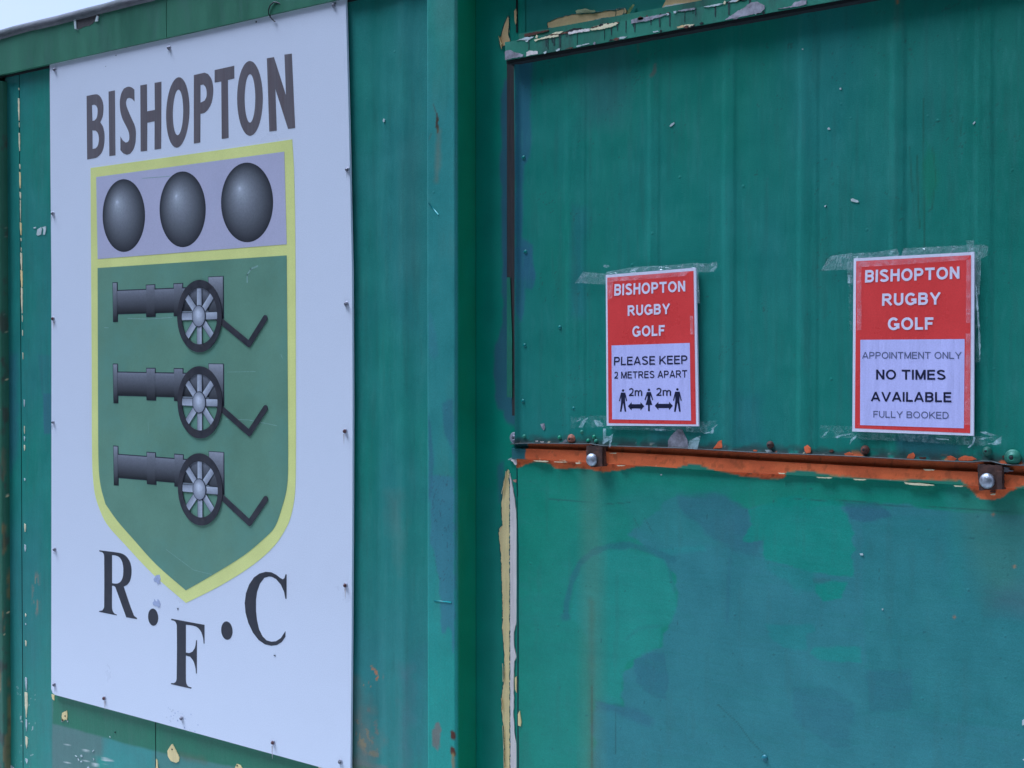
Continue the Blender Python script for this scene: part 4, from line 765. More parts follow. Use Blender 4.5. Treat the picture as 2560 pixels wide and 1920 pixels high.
# ---- frame strip with long bare peel beside the lower panel
tanl = WP('F', [(1020, 1300), (1000, 1360), (990, 1450), (984, 1500), (985, 1573), (990, 1640)], .002) + WP('G', [(968, 200), (970, 260), (980, 350), (985, 480), (992, 700), (988, 800), (997, 900), (1002, 1000), (1000, 1100), (985, 1230), (985, 1300), (1000, 1450), (1005, 1800), (1038, 1800), (1036, 900), (1035, 0)], .002) + WP('F', [(1035, 1420), (1030, 1310)], .002)
plate('bare_patch', [rough_loop(tanl, .0007, .006, 12)], -.001, .0022, M_tan, K)
whl = WP('F', [(1036, 1325), (1050, 1400), (1066, 1480), (1075, 1570)], .002) + WP('G', [(1080, 200), (1080, 500), (1075, 780), (1060, 830), (1062, 920), (1078, 980), (1062, 1010), (1060, 1180), (1058, 1350), (1065, 1450), (1080, 1540), (1080, 1800), (1040, 1800), (1038, 900), (1037, 0)], .002)
plate('bare_patch', [rough_loop(whl, .0008, .006, 13)], -.001, .0024, M_white, K)
plate('panel_edge', [WP('S2', [(352, 760), (362, 760), (372, 1244), (360, 1244)], .0045) + WP('G', [(1086, 300), (1088, 900), (1090, 1800), (1080, 1800), (1080, 900), (1078, 0)], .0045)], .0, .0045, mat('edge_dark_teal', (.01, .07, .06), rough=.5), K)
for q in ([(1085, 1330), (1095, 1310), (1105, 1380), (1100, 1405), (1086, 1400)], [(1066, 1110), (1076, 1100), (1076, 1200), (1068, 1180)]): plate('bare_patch', [WP('G', q, .006)], .002, .006, M_tan, K)
curl('paint_curl', 'G', (985, 1230), (990, 1300), .002, .006, M_cream); curl('paint_curl', 'G', (992, 1400), (1002, 1659), .002, .007, M_cream); curl('paint_curl', 'F', (1015, 1310), (988, 1450), .002, .005, M_cream); curl('paint_curl', 'G', (995, 1020), (998, 1130), .002, .004, M_cream)

def rim(loop, d, r, m, parent=K):
    n = len(loop); V, Fs = tube_geo([(x, -d - random.uniform(0, .0006), z) for x, z in loop + loop[:2]], [r * random.uniform(.5, 1.5) for _ in range(n + 2)], 6); mesh_obj('torn_paint_rim', V, Fs, m, parent, True)
M_rim = mat('torn_green_rim', (.012, .11, .085), rough=.5, var=.4, scale=60)
rim(rough_loop(tanl[:26], .0008, .005, 12)[:-1], .0016, .0011, M_rim)
for v, q in (('Q5', tanp), ('Q6', [(0, 105), (110, 95), (135, 130), (120, 165), (30, 210), (0, 215)]), ('Q5', [(150, 395), (180, 320), (215, 270), (228, 300), (228, 480), (220, 600), (245, 690), (240, 755), (150, 790), (75, 830), (50, 650), (80, 625), (110, 520)])): rim(rough_loop(WP(v, q, .001), .0008, .004, 3), .0010, .0010, M_rim)
# ---- chips along the left seam and on the sheets
for i, (y0, y1, wd) in enumerate([(90, 104, 5), (150, 280, 9), (290, 318, 3), (350, 455, 8), (530, 560, 6), (575, 670, 9), (690, 730, 8), (735, 860, 4), (865, 940, 10), (955, 975, 5), (1010, 1035, 3), (1040, 1140, 10), (1140, 1240, 12), (1240, 1390, 10), (1400, 1440, 4), (1485, 1520, 4), (1615, 1655, 4)]):
    xc = 107 + 24 * (y0 - 90) / 1500; q = [(xc - wd * .5, y0), (xc + wd * .4, y0 + 6), (xc + wd * .5, (y0 + y1) / 2), (xc + wd * .35, y1 - 3), (xc, y1), (xc - wd * .45, (y0 + y1) / 2)]
    plate('paint_chip', [rough_loop(WP('Q7', q, D0 + .001), .0007, .004, i)], D0 - .003, D0 + .0012, M_tan if i in (5, 8, 12) else M_cream, K)
for i, (y0, y1, wd) in enumerate([(160, 190, 4), (268, 300, 3), (310, 330, 4), (345, 370, 5), (480, 492, 5), (665, 700, 6), (750, 780, 6), (1030, 1045, 4), (1070, 1078, 4), (1140, 1165, 6), (1290, 1345, 8), (1350, 1455, 12), (1460, 1510, 6), (1530, 1580, 9), (1620, 1640, 10)]):
    xc = 97 + 11 * y0 / 1600; q = [(xc - wd * .5, y0), (xc + wd * .4, y0 + 4), (xc + wd * .5, (y0 + y1) / 2), (xc, y1), (xc - wd * .45, (y0 + y1) / 2)]
    plate('paint_chip', [rough_loop(WP('Q8', q, D0 + .001), .0007, .004, i)], D0 - .003, D0 + .0012, M_cream if i % 2 else M_pale, K)
for i, (v, q, m) in enumerate([('A', [(222, 1430), (228, 1400), (250, 1385), (255, 1400), (250, 1430), (230, 1437)], M_pale), ('A', [(255, 1385), (279, 1380), (280, 1400), (272, 1432), (262, 1430), (266, 1400)], M_pale), ('A', [(203, 1388), (218, 1384), (220, 1392), (206, 1394)], M_pale),
        ('S8', [(560, 680), (570, 620), (610, 595), (640, 590), (650, 570), (660, 600), (665, 690), (650, 760), (625, 740), (590, 770), (565, 790), (555, 740)], M_tan), ('S8', [(560, 690), (575, 740), (605, 750), (570, 790), (555, 780)], M_pale), ('S1', [(880, 490), (905, 450), (915, 442), (930, 470), (945, 500), (962, 535), (960, 562), (940, 573), (905, 560), (885, 530)], M_tan),
        ('S1', [(1350, 600), (1360, 580), (1385, 590), (1400, 612), (1350, 640)], M_tan), ('S8', [(365, 270), (420, 285), (418, 385), (385, 360)], M_tan), ('S8', [(910, 1420), (935, 1405), (948, 1450), (920, 1450)], M_pale), ('S8', [(905, 1530), (935, 1520), (940, 1550), (915, 1550)], M_pale), ('S8', [(1035, 1640), (1060, 1630), (1080, 1670), (1040, 1670)], M_pale),
        ('S8', [(1130, 1350), (1160, 1315), (1168, 1325), (1140, 1355)], M_pale), ('S8', [(1150, 1480), (1160, 1470), (1170, 1510), (1160, 1515)], M_pale), ('S8', [(660, 770), (675, 765), (675, 790), (662, 795)], M_pale), ('S8', [(1455, 1060), (1475, 1075), (1470, 1090)], M_pale), ('S8', [(860, 1475), (870, 1470), (885, 1515), (875, 1525)], M_pale), ('S8', [(805, 1425), (815, 1420), (842, 1445), (835, 1452)], M_pale),
        ('S1', [(1925, 592), (1945, 592), (1975, 612), (1925, 615)], M_tan), ('S1', [(803, 545), (812, 560), (815, 612), (802, 612)], M_tan), ('C', [(30, 1250), (45, 1235), (48, 1290), (36, 1305)], M_cream), ('E', [(260, 735), (265, 724), (271, 728), (270, 742), (263, 745)], M_pale), ('C', [(35, 1615), (60, 1600), (90, 1625), (70, 1650)], M_pale)]):
    plate('paint_chip', [rough_loop(WP(v, q, D0 + .0012), .0005, .003, 200 + i)], D0 - .003, D0 + .0014, m, K)
for v, x, y, r in [('S8', 622, 680, .0022), ('S1', 912, 480, .002), ('S1', 1362, 592, .002), ('S1', 517, 362, .0018)]:
    X1, Z1 = W(*px(v, [(x, y)])[0], D0 + .002); lathe('screw_hole', (X1, -D0, Z1), [(r, 0), (r, .0022), (0, .0022)], M_dark, K, 10)
for v, pts in [('G', [(575, 640), (620, 650), (680, 650)]), ('E', [(540, 1240), (600, 1310)])]:
    a, b = WP(v, [pts[0], pts[-1]], DR); V, Fs = tube_geo([(a[0], -DR + .0006, a[1]), (b[0], -DR + .0004, b[1])], .0018, 8); mesh_obj('paint_ridge', V, Fs, mat('ridge_teal', (.03, .26, .24), rough=.4), K, True)

# ================================================================== CLUB SIGN
DS = .040
s_out = [(124.2, 161), (300, 122.5), (500, 78.5), (700, 33.5), (864, -3), (872, 300), (880, 680), (881.5, 1000), (881, 1260), (879, 1600), (876, 1939), (800, 1918), (600, 1863), (400, 1808), (200, 1754), (137, 1737), (131, 1732), (128, 1722), (128.5, 1300), (128.5, 700), (126, 400)]
SO = [W(x, y, DS) for x, y in s_out]; bx = W(500, 1800, DS)
SG = thing('club_sign', (bx[0], -DS, .55), 'large white rugby club sign with cannon shield screwed to the container', 'sign')
plate('sign_board', [SO], .0345, DS, M_sign, SG)
# thin rim
e1 = .0004
O_ = [(226.6, 420), (500, 382), (730.7, 348.4), (735, 420), (738.5, 600), (739.7, 900), (739.7, 1173), (737.5, 1234), (730, 1280), (719, 1313), (688, 1362), (635, 1410.5), (553, 1463), (465, 1507.4), (382, 1435), (309, 1357.6), (266.5, 1309), (246, 1265), (235.7, 1225), (230.5, 1150), (229.5, 900), (228, 680)]
shape = lambda v, pts, d: WP(v, pts, d)
outer = smooth_loop([W(x, y, DS) for x, y in O_], 24, 4)
lavL = px('A', [(588, 1080), (1735, 925), (1750, 1490), (597, 1580)])
grn = px('A', [(597, 1635), (1750, 1558)]) + px('B', [(1757, 900), (1758, 1300), (1750, 1420), (1722, 1530)]) + px('C', [(1690, 140), (1620, 215), (1500, 315), (1300, 440), (1143, 530), (960, 370), (820, 215), (720, 100)]) + px('B', [(645, 1513), (617, 1410), (604, 1300), (600, 1000)])
border = plate('shield_border', [outer], DS - .0002, DS + .0004, M_yel, SG)
plate('cannonball_panel', [[W(x, y, DS) for x, y in lavL]], DS + .0002, DS + .0008, M_lav, SG)
plate('shield_field', [smooth_loop([W(x, y, DS) for x, y in grn], 24, 4)], DS + .0002, DS + .0008, M_sgreen, SG)
def shaded(name, verts2, faces, cols, d, parent, back=None):
    O = origin(parent); me = bpy.data.meshes.new(name); me.from_pydata([(x - O.x, -d - O.y, z - O.z) for x, z in verts2], [], faces)
    at = me.color_attributes.new('paint', 'FLOAT_COLOR', 'POINT'); at.data.foreach_set('color', np.array([(*c, 1) for c in cols], np.float32).ravel()); me.materials.append(M_print)
    o = bpy.data.objects.new(name, me); COL.objects.link(o); o.parent = parent; return o
def lerp(a, b, t): t = max(0, min(1, t)); return tuple(x + (y - x) * t for x, y in zip(a, b))
GD, GL = (.035, .036, .042), (.27, .28, .31)
def radial(name, v, cx_, cy_, rx, ry, hx, hy, c_in, c_out, d, parent, pw=1.0, n=56, rings=14):
    vv, cc = [], []
    for j in range(rings + 1):
        t = j / rings
        for i in range(n):
            a = 2 * math.pi * i / n; x = cx_ + hx * rx * (1 - t) + rx * t * math.cos(a); y = cy_ + hy * ry * (1 - t) + ry * t * math.sin(a); vv.append(W(*px(v, [(x, y)])[0], DS)); cc.append(lerp(c_in, c_out, t**pw))
    ff = [(j * n + i, j * n + (i + 1) % n, (j + 1) * n + (i + 1) % n, (j + 1) * n + i) for j in range(rings) for i in range(n)]
    return shaded(name, vv, ff, cc, d, parent)
for x, y, rx, ry, hx, hy in ((757, 1315, 129.5, 222, -.33, -.38), (1116, 1277, 141, 231, -.28, -.36), (1509, 1235, 159, 243, -.30, -.36)):
    radial('cannonball_emblem', 'A', x, y, rx, ry, hx, hy, (.66, .68, .72), (.024, .024, .030), DS + .0009, SG, .40)
# cannons
def graded_quad(name, q, ctop, cbot, d, parent, n=8, v='P7', off=(0, 0)):
    P = [W(*p, DS) for p in px(v, q)]; P = [(x + off[0], z + off[1]) for x, z in P]; vv, cc, ff = [], [], []    # q: TL TR BR BL
    for j in range(n + 1):
        t = j / n; L = [P[0][k] * (1 - t) + P[3][k] * t for k in (0, 1)]; R = [P[1][k] * (1 - t) + P[2][k] * t for k in (0, 1)]; vv += [tuple(L), tuple(R)]; c = lerp(ctop, cbot, t ** .7); cc += [c, c]
    for j in range(n): ff.append((2 * j, 2 * j + 1, 2 * j + 3, 2 * j + 2))
    return shaded(name, vv, ff, cc, d, parent)
def cannon(dz, i):
    off = (0, dz); sh = lambda pts: [(x + off[0], z + off[1]) for x, z in WP('P7', pts, DS)]
    outl = [[sh([(105, 220), (168, 218), (172, 697), (112, 699)])], [sh([(158, 313), (1000, 278), (1000, 580), (160, 606)])], [sh([(506, 248), (620, 242), (627, 637), (510, 640)])], [sh([(838, 232), (955, 227), (958, 627), (841, 629)])], [sh([(1255, 152), (1442, 144), (1447, 657), (1263, 660)])]]
    c = plates('cannon_emblem', outl, DS + .0004, DS + .0011, M_outl, SG); c['label'] = ('top', 'middle', 'bottom')[i] + ' printed cannon on the green shield'
    g = lambda n, q, a, b, d: graded_quad(n, q, a, b, d, c, off=off)
    LT, DK = (.30, .31, .34), (.010, .010, .012)
    g('barrel', [(163, 325), (1262, 282), (1262, 568), (165, 594)], (.24, .245, .275), DK, DS + .0014)
    g('breech', [(1262, 160), (1435, 152), (1438, 650), (1270, 652)], (.34, .345, .38), DK, DS + .0017)
    g('muzzle_ring', [(113, 230), (160, 228), (165, 690), (119, 692)], LT, DK, DS + .0017); g('barrel_ring', [(514, 258), (613, 253), (618, 628), (518, 631)], (.25, .255, .285), DK, DS + .0017); g('barrel_ring', [(846, 243), (947, 238), (950, 618), (849, 620)], (.25, .255, .285), DK, DS + .0017)
    g('axle_bar', [(945, 568), (1262, 562), (1262, 582), (945, 590)], (.22, .24, .26), (.22, .24, .26), DS + .0020)
    tr = stroke([(1390, 660), (1750, 965), (1945, 652)], 1); P = [W(*p, DS) for p in px('P7', [(1370, 650), (1750, 962), (1945, 652)])]; P = [(x + off[0], z + off[1]) for x, z in P]
    tv, tf = [], []
    for k_, l in enumerate(stroke(P, .0150)):
        v_, f_ = plate_geo([l], DS + .0012, DS + .0024 + .0001 * k_); q_ = len(tv); tv += v_; tf += [tuple(i_ + q_ for i_ in f__) for f__ in f_]
    mesh_obj('trail', tv, tf, M_blk, c)
    # spokes under rim
    cx_, cy_ = 1156, 627; ctr = np.array(sh([(cx_, cy_)])[0]); Rx = abs(sh([(1425, 627)])[0][0] - sh([(888, 627)])[0][0]) / 2; Rz = abs(sh([(1157, 190)])[0][1] - sh([(1157, 1060)])[0][1]) / 2
    rx, rz = abs(sh([(1370, 627)])[0][0] - sh([(942, 627)])[0][0]) / 2, abs(sh([(1157, 288)])[0][1] - sh([(1157, 965)])[0][1]) / 2
    for k in range(8):
        a = math.pi / 4 * k; e = ctr + np.array([math.cos(a) * (rx + .003), math.sin(a) * (rz + .003)]); s = ctr + np.array([math.cos(a) * .012, math.sin(a) * .012]); t = (e - s) / np.linalg.norm(e - s); nn = np.array([-t[1], t[0]]); wd = .0085
        shaded('spoke_outline', [tuple(s + nn * (wd + .0012)), tuple(e + nn * (wd + .0012)), tuple(e - nn * (wd + .0012)), tuple(s - nn * (wd + .0012))], [(0, 1, 2, 3)], [(.03, .04, .05)] * 4, DS + .0024, c)
        shaded('spoke', [tuple(s + nn * wd), tuple(e + nn * wd), tuple(e - nn * wd), tuple(s - nn * wd)], [(0, 1, 2, 3)], [(.55, .57, .62), (.46, .48, .53), (.26, .27, .31), (.32, .33, .37)], DS + .0027, c)
    zsh = .003
    rim = plate('wheel_rim', [ell(ctr[0], ctr[1], Rx, Rz, 64), ell(ctr[0], ctr[1], rx, rz, 64)[::-1]], DS + .0020, DS + .0032, M_blk, c)
    o_ = radial('hub', 'P7', cx_ - 3, cy_, 75, 124, -.1, -.35, (.75, .77, .82), (.24, .25, .29), DS + .0040, c, .8, 32, 8); o_.location.z += dz
    o2 = plate('hub_outline', [[(x, z) for x, z in ell(ctr[0] - .001, ctr[1], Rx * .305, Rz * .305, 32)]], DS + .003, DS + .0036, M_outl, c)
zA = W(*px('B', [(1222, 367)])[0], DS)[1]; zB_ = W(*px('B', [(1228, 893)])[0], DS)[1]; zC_ = W(*px('B', [(1231, 1424)])[0], DS)[1]
for i, dz in enumerate((0, zB_ - zA, zC_ - zA)): cannon(dz, i)
# lettering
def E2(v, x0, x1, y0, y1, sk=0, n=44): return [(x, y) for x, y in ell((x0 + x1) / 2, (y0 + y1) / 2, (x1 - x0) / 2, (y1 - y0) / 2, n, sk)]
LET = [('B', 'Q1', [[(115, 415), (280, 385), (330, 405), (375, 465), (400, 550), (405, 650), (390, 770), (350, 870), (395, 940), (420, 1040), (425, 1150), (412, 1280), (375, 1390), (310, 1465), (270, 1485), (125, 1512)], [(207, 575), (245, 563), (280, 580), (303, 630), (303, 730), (285, 800), (250, 840), (215, 843)], [(215, 1010), (270, 1012), (305, 1050), (325, 1120), (325, 1200), (305, 1280), (270, 1320), (218, 1330)]]),
       ('I', 'Q1', [[(495, 340), (603, 317), (613, 1440), (508, 1453)]]),
       ('S', 'Q1', [[(940, 305), (943, 510), (900, 465), (850, 445), (815, 460), (797, 510), (800, 570), (830, 660), (900, 820), (945, 920), (965, 1020), (965, 1120), (955, 1230), (920, 1340), (870, 1410), (810, 1430), (750, 1405), (700, 1350), (700, 1115), (740, 1180), (790, 1220), (830, 1210), (850, 1170), (853, 1100), (840, 1030), (800, 940), (740, 820), (705, 710), (690, 590), (692, 480), (715, 370), (760, 285), (830, 255), (890, 265)]]),
       ('H', 'Q1', [[(1043, 233), (1157, 212), (1160, 680), (1295, 655), (1290, 187), (1408, 167), (1403, 1325), (1290, 1342), (1290, 850), (1163, 878), (1160, 1360), (1050, 1375)]]),
       ('O', 'Q1', [E2('Q1', 1490, 1892, 90, 1307, -21), E2('Q1', 1605, 1785, 305, 1093, -7)]),
       ('P', 'Q2', [[(158, 432), (330, 393), (385, 415), (440, 500), (465, 620), (463, 740), (440, 870), (390, 970), (330, 1030), (263, 1050), (260, 1507), (158, 1525)], [(263, 590), (310, 583), (345, 625), (362, 700), (358, 780), (330, 840), (263, 872)]]),
       ('T', 'Q2', [[(490, 352), (802, 283), (803, 485), (700, 510), (712, 1435), (603, 1450), (595, 533), (490, 550)]]),
       ('O', 'Q2', [E2('Q2', 848, 1257, 207, 1400), E2('Q2', 967, 1138, 415, 1190)]),
       ('N', 'Q2', [[(1322, 165), (1435, 145), (1628, 755), (1603, 105), (1720, 90), (1773, 1275), (1660, 1290), (1457, 650), (1480, 1318), (1362, 1333)]]),
       ('R', 'Q3', [[(135, 115), (450, 155), (560, 180), (640, 235), (700, 330), (727, 440), (727, 560), (700, 680), (650, 750), (585, 785), (770, 1310), (830, 1365), (828, 1385), (632, 1350), (625, 1330), (430, 790), (400, 772), (370, 770), (370, 1170), (385, 1240), (420, 1285), (458, 1300), (455, 1315), (133, 1250), (133, 1232), (190, 1225), (215, 1190), (225, 1150), (225, 230), (215, 180), (190, 150), (135, 135)], [(370, 205), (430, 210), (500, 240), (550, 310), (575, 420), (577, 520), (565, 620), (530, 690), (480, 725), (430, 730), (370, 722)]]),
       ('F', 'Q4', [[(143, 738), (560, 815), (560, 1050), (550, 1050), (540, 970), (510, 890), (460, 840), (400, 822), (326, 812), (326, 1163), (370, 1168), (410, 1150), (440, 1100), (455, 1008), (465, 1008), (463, 1425), (453, 1425), (445, 1350), (420, 1270), (380, 1215), (326, 1200), (326, 1500), (335, 1560), (360, 1590), (397, 1602), (393, 1617), (140, 1560), (140, 1545), (175, 1548), (200, 1530), (210, 1490), (212, 830), (200, 785), (180, 765), (143, 755)]]),
       ('C', 'Q4', [[(1578, 180), (1592, 182), (1590, 488), (1577, 488), (1560, 400), (1520, 310), (1460, 240), (1410, 212), (1370, 207), (1310, 225), (1255, 300), (1220, 400), (1207, 500), (1207, 640), (1220, 760), (1245, 870), (1290, 960), (1340, 1010), (1400, 1027), (1460, 1020), (1520, 980), (1577, 893), (1577, 965), (1530, 1030), (1470, 1068), (1400, 1078), (1320, 1060), (1240, 1005), (1170, 915), (1110, 790), (1075, 660), (1065, 540), (1080, 420), (1120, 310), (1180, 220), (1250, 170), (1330, 148), (1400, 155), (1460, 185), (1510, 225), (1545, 243), (1565, 225)]]),
       ('dot', 'Q3', [E2('Q3', 1035, 1221, 1190, 1507, 8)]), ('dot', 'Q4', [E2('Q4', 770, 912, 771, 1003, 6)])]
for nme, v, loops in LET:
    big = v in ('Q1', 'Q2')
    L = [l if len(l) > 40 or nme in 'IHTN' else smooth_loop(l, 34, 4) for l in loops]
    L = [[W(*p, DS) for p in px(v, l)] for l in L]
    plate('printed_dot' if nme == 'dot' else 'printed_letter', L, DS - .0002, DS + .0003, M_let if big else M_blk, SG)
# stains, pin holes
for i, (v, q) in enumerate([('Q3', [(1135, 650), (1185, 575), (1250, 565), (1270, 650), (1250, 690), (1265, 740), (1240, 720), (1215, 745), (1195, 705), (1150, 690)]), ('Q3', [(1120, 1080), (1150, 1050), (1145, 1005), (1175, 1050), (1200, 1060), (1215, 1010), (1245, 1050), (1265, 1110), (1240, 1175), (1195, 1140), (1135, 1130)]), ('Q4', [(1425, 1195), (1450, 1190), (1455, 1215), (1440, 1205)]), ('Q4', [(215, 605), (235, 605), (228, 635)])]):
    plate('stain', [WP(v, q, DS)], DS + .0003, DS + .0007, M_stain if i < 2 else M_outl, SG)
for v, x, y, r in [('A', 1563, 133, .0022), ('A', 708, 338, .0015), ('A', 645, 405, .001), ('A', 592, 1185, .001)]:
    X1, Z1 = W(*px(v, [(x, y)])[0], DS); lathe('pin_hole', (X1, -DS, Z1), [(r, 0), (r, .0004), (0, .0004)], M_dark, SG, 10)
# scratches (fine, real lines of scuffed print)
for v, pts, wd in [('P7', [(1725, 220), (1725, 130), (1770, 60), (1850, 25)], .004), ('B', [(780, 380), (900, 385), (1050, 375)], .0018), ('B', [(1380, 995), (1520, 1000), (1690, 1035)], .0014), ('B', [(1390, 708), (1560, 705)], .0011), ('A', [(870, 1088), (1040, 1075)], .0011), ('Q3', [(1370, 100), (1880, 480)], .0009), ('Q3', [(1880, 480), (2212, 560)], .0009), ('B', [(640, 437), (662, 438)], .002), ('B', [(1715, 600), (1725, 625)], .0015), ('B', [(715, 810), (735, 815), (745, 800)], .002), ('B', [(905, 1010), (908, 1080)], .0009)]:
    P = WP(v, pts, DS); plates('scratch', [[l] for l in stroke(P, wd, n=4)], DS + .0006, DS + .00095 if v != 'Q3' else DS + .0010, mat('scuffed_print', (.26, .40, .32), rough=.5, var=.2, scale=200), SG)
# screws with washers, all from one mesh
scr_pos = [(136, 174, 0), (422, 120, 0), (834, 13.5, 0), (131.5, 534, 0), (868, 424, 0), (132, 797, 1), (132.5, 1056, 2), (865, 760, 0), (862, 1078, 1), (136, 1374, 0), (863, 1463.4, 1), (135, 1711.6, 0), (260, 1746, 1), (453.5, 1796, 0), (682, 1857, 1), (850, 1905, 0)]
base = {}
def screw_mesh(key, m, s):
    V, Fs = lathe_geo((0, 0, 0), [(.0062 * s, 0), (.0062 * s, .0014), (.0050 * s, .0026)], 20); a = len(V)
    me = bpy.data.meshes.new('washer'); me.from_pydata(V, [], Fs); me.materials.append(M_washer); me.polygons.foreach_set('use_smooth', [True] * len(me.polygons))
    V, Fs = lathe_geo((0, -.0012, 0), [(.0046 * s, 0), (.0046 * s, .0022), (.0038 * s, .0042), (.0022 * s, .0056), (0, .0059)], 6, phase=.3)
    m2 = bpy.data.meshes.new('screw'); m2.from_pydata(V, [], Fs); m2.materials.append(m); return me, m2
for key, m, s in ((0, M_steelscrew, 1.0), (1, mat('rusted_screw', (.085, .028, .025), rough=.7, var=.4, scale=300, bump=.5), 1.0), (2, M_steelscrew, .75)): base[key] = screw_mesh(key, m, s)
for x, y, k in scr_pos:
    X1, Z1 = W(x, y, DS + .002); s = bpy.data.objects.new('screw', base[k][1]); COL.objects.link(s); s.parent = SG; s.location = Vector((X1, -DS + .0003, Z1)) - ORIG[SG.name]; s.rotation_euler = (random.uniform(-.06, .06), random.uniform(0, 1), random.uniform(-.06, .06))
    ws = bpy.data.objects.new('washer', base[k][0]); COL.objects.link(ws); ws.parent = s
    if k == 1: s['label'] = 'rusted sign screw'
M_run = mat('weather_run', (.56, .57, .62), rough=.5, var=.15, scale=60); rs = random.Random(3)
for x, y, k in scr_pos[1:]:
    for j in range(1):
        xx = x + rs.uniform(-3, 3); L_ = rs.uniform(10, 34) if k == 1 else rs.uniform(4, 16); wv = rs.uniform(1.0, 2.6)
        if y + 8 + L_ > 1930: continue
        plate('stain', [rough_loop([W(xx - wv, y + 7, DS), W(xx + wv, y + 7, DS), W(xx + wv * .3, y + 8 + L_, DS)], .0004, .004, j)], DS - .0002, DS + .00012 + .00004 * j, mat('rust_run', (.52, .47, .47), rough=.6, var=.3, scale=80) if k == 1 and j == 0 else M_run, SG)
for i in range(26):
    x = rs.gauss(448, 22); y = 1792 + (x - 448) * .26 + rs.uniform(-16, 26); r = rs.uniform(.5, 1.6)
    if abs(x - 453) < 8 and abs(y - 1796) < 9: continue
    plate('stain', [rough_loop([W(x - r, y, DS), W(x + r * .6, y - r, DS), W(x + r, y + r * 2, DS)], .0002, .002, i)], DS - .0002, DS + .0002 + .00002 * (i % 7), M_stain if i % 3 else M_run, SG)
# wire hanging over the top edge
wp = [W(*p, DS + .004) for p in px('A', [(1722, 38), (1712, 25), (1695, 16), (1678, 15), (1660, 32), (1648, 60), (1647, 85), (1655, 105), (1668, 122), (1676, 131)])]
V, Fs = tube_geo([(x, -DS - .003 - .006 * math.sin(i / 9 * math.pi), z) for i, (x, z) in enumerate(wp)], .0016, 8); WR = mesh_obj('wire_hook', V, Fs, M_wire, None, True)
tag(WR, 'small loop of black wire hooked over the top edge of the sign', 'wire')

# ================================================================== POSTERS
def arc(cx, cy, rx, ry, a0, a1, n=14): return [(cx + rx * math.cos(math.radians(a0 + (a1 - a0) * i / n)), cy + ry * math.sin(math.radians(a0 + (a1 - a0) * i / n))) for i in range(n + 1)]
def glyph(ch, w):
    """pen strokes of a plain grotesque capital (cap height 1), and its width"""
    h = w / 2; T_ = 1 - h
    def bowl(x, y0, y1, r): m_ = (y0 + y1) / 2; return [(h, y1), (x - r, y1)] + arc(x - r, m_, r, (y1 - y0) / 2, 90, -90)[1:-1] + [(x - r, y0), (h, y0)]
    O_ = lambda W_: arc(W_ / 2, .5, W_ / 2 - h, .51 - h, 90, 450, 32)
    S_ = lambda W_: arc(W_ / 2, .745, W_ / 2 - h * 1.15, .265 - h, 20, 235, 16)[:-2] + [(W_ * .36, .575), (W_ * .62, .49)] + arc(W_ / 2, .265, W_ / 2 - h, .275 - h, 52, -160, 18)[1:]
    d = dict(
        A=(.90, [[(h * .6, 0), (.45, 1)], [(.90 - h * .6, 0), (.45, 1)], [(.2, .3), (.7, .3)]]), B=(.80, [[(h, 0), (h, 1)], bowl(.74 - h * .6, .52, T_, .21), bowl(.80 - h, h, .52, .24)]),
        D=(.84, [[(h, 0), (h, 1)], bowl(.84 - h, h, T_, .36)]), E=(.74, [[(h, 0), (h, 1)], [(0, T_), (.72, T_)], [(0, .53), (.68, .53)], [(0, h), (.74, h)]]), F=(.68, [[(h, 0), (h, 1)], [(0, T_), (.68, T_)], [(0, .5), (.6, .5)]]),
        G=(.96, [arc(.48, .5, .48 - h, .51 - h, 42, 330, 30) + [(.96 - h, .24)], [(.96 - h, .12), (.96 - h, .50)], [(.52, .44), (.96, .44)]]), H=(.80, [[(h, 0), (h, 1)], [(.80 - h, 0), (.80 - h, 1)], [(h, .54), (.80 - h, .54)]]),
        I=(w, [[(h, 0), (h, 1)]]), K=(.84, [[(h, 0), (h, 1)], [(h, .36), (.78, .98)], [(.30, .55), (.82, .02)]]), L=(.66, [[(h, 0), (h, 1)], [(0, h), (.66, h)]]),
        M=(.96, [[(h, 0), (h, 1)], [(.96 - h, 0), (.96 - h, 1)], [(h * 1.1, .98), (.48, .05)], [(.96 - h * 1.1, .98), (.48, .05)]]), N=(.80, [[(h, 0), (h, 1)], [(.80 - h, 0), (.80 - h, 1)], [(h, .96), (.80 - h, .04)]]),
        O=(.98, [O_(.98)]), P=(.78, [[(h, 0), (h, 1)], bowl(.78 - h, .45, T_, .25)]), R=(.86, [[(h, 0), (h, 1)], bowl(.80 - h, .49, T_, .23), [(.42, .46), (.80, .02)]]), S=(.82, [S_(.82)]), T=(.82, [[(.41, 0), (.41, 1)], [(0, T_), (.82, T_)]]),
        U=(.80, [[(h, 1)] + [(h, .36)] + arc(.40, .36, .40 - h, .37 - h, 180, 360)[1:] + [(.80 - h, 1)]]), V=(.90, [[(h * .6, 1), (.45, 0)], [(.90 - h * .6, 1), (.45, 0)]]), Y=(.90, [[(h * .8, 1), (.45, .42)], [(.90 - h * .8, 1), (.45, .42)], [(.45, .45), (.45, 0)]]))
    d['2'] = (.66, [arc(.33, .70, .33 - h, .31 - h, 165, -25, 16) + [(.50, .42), (.2, .18), (.08, h)], [(0.02, h), (.66, h)]])
    d['m'] = (1.04, [[(h, 0), (h, .72)], [(h, .45)] + arc(.30, .47, .30 - h, .28 - h, 150, 0, 8) + [(.52 + .0, .40), (.52, 0)], [(.52, .45)] + arc(.77, .47, .27 - h, .28 - h, 160, 0, 8) + [(1.04 - h, 0)]])
    return d[ch]
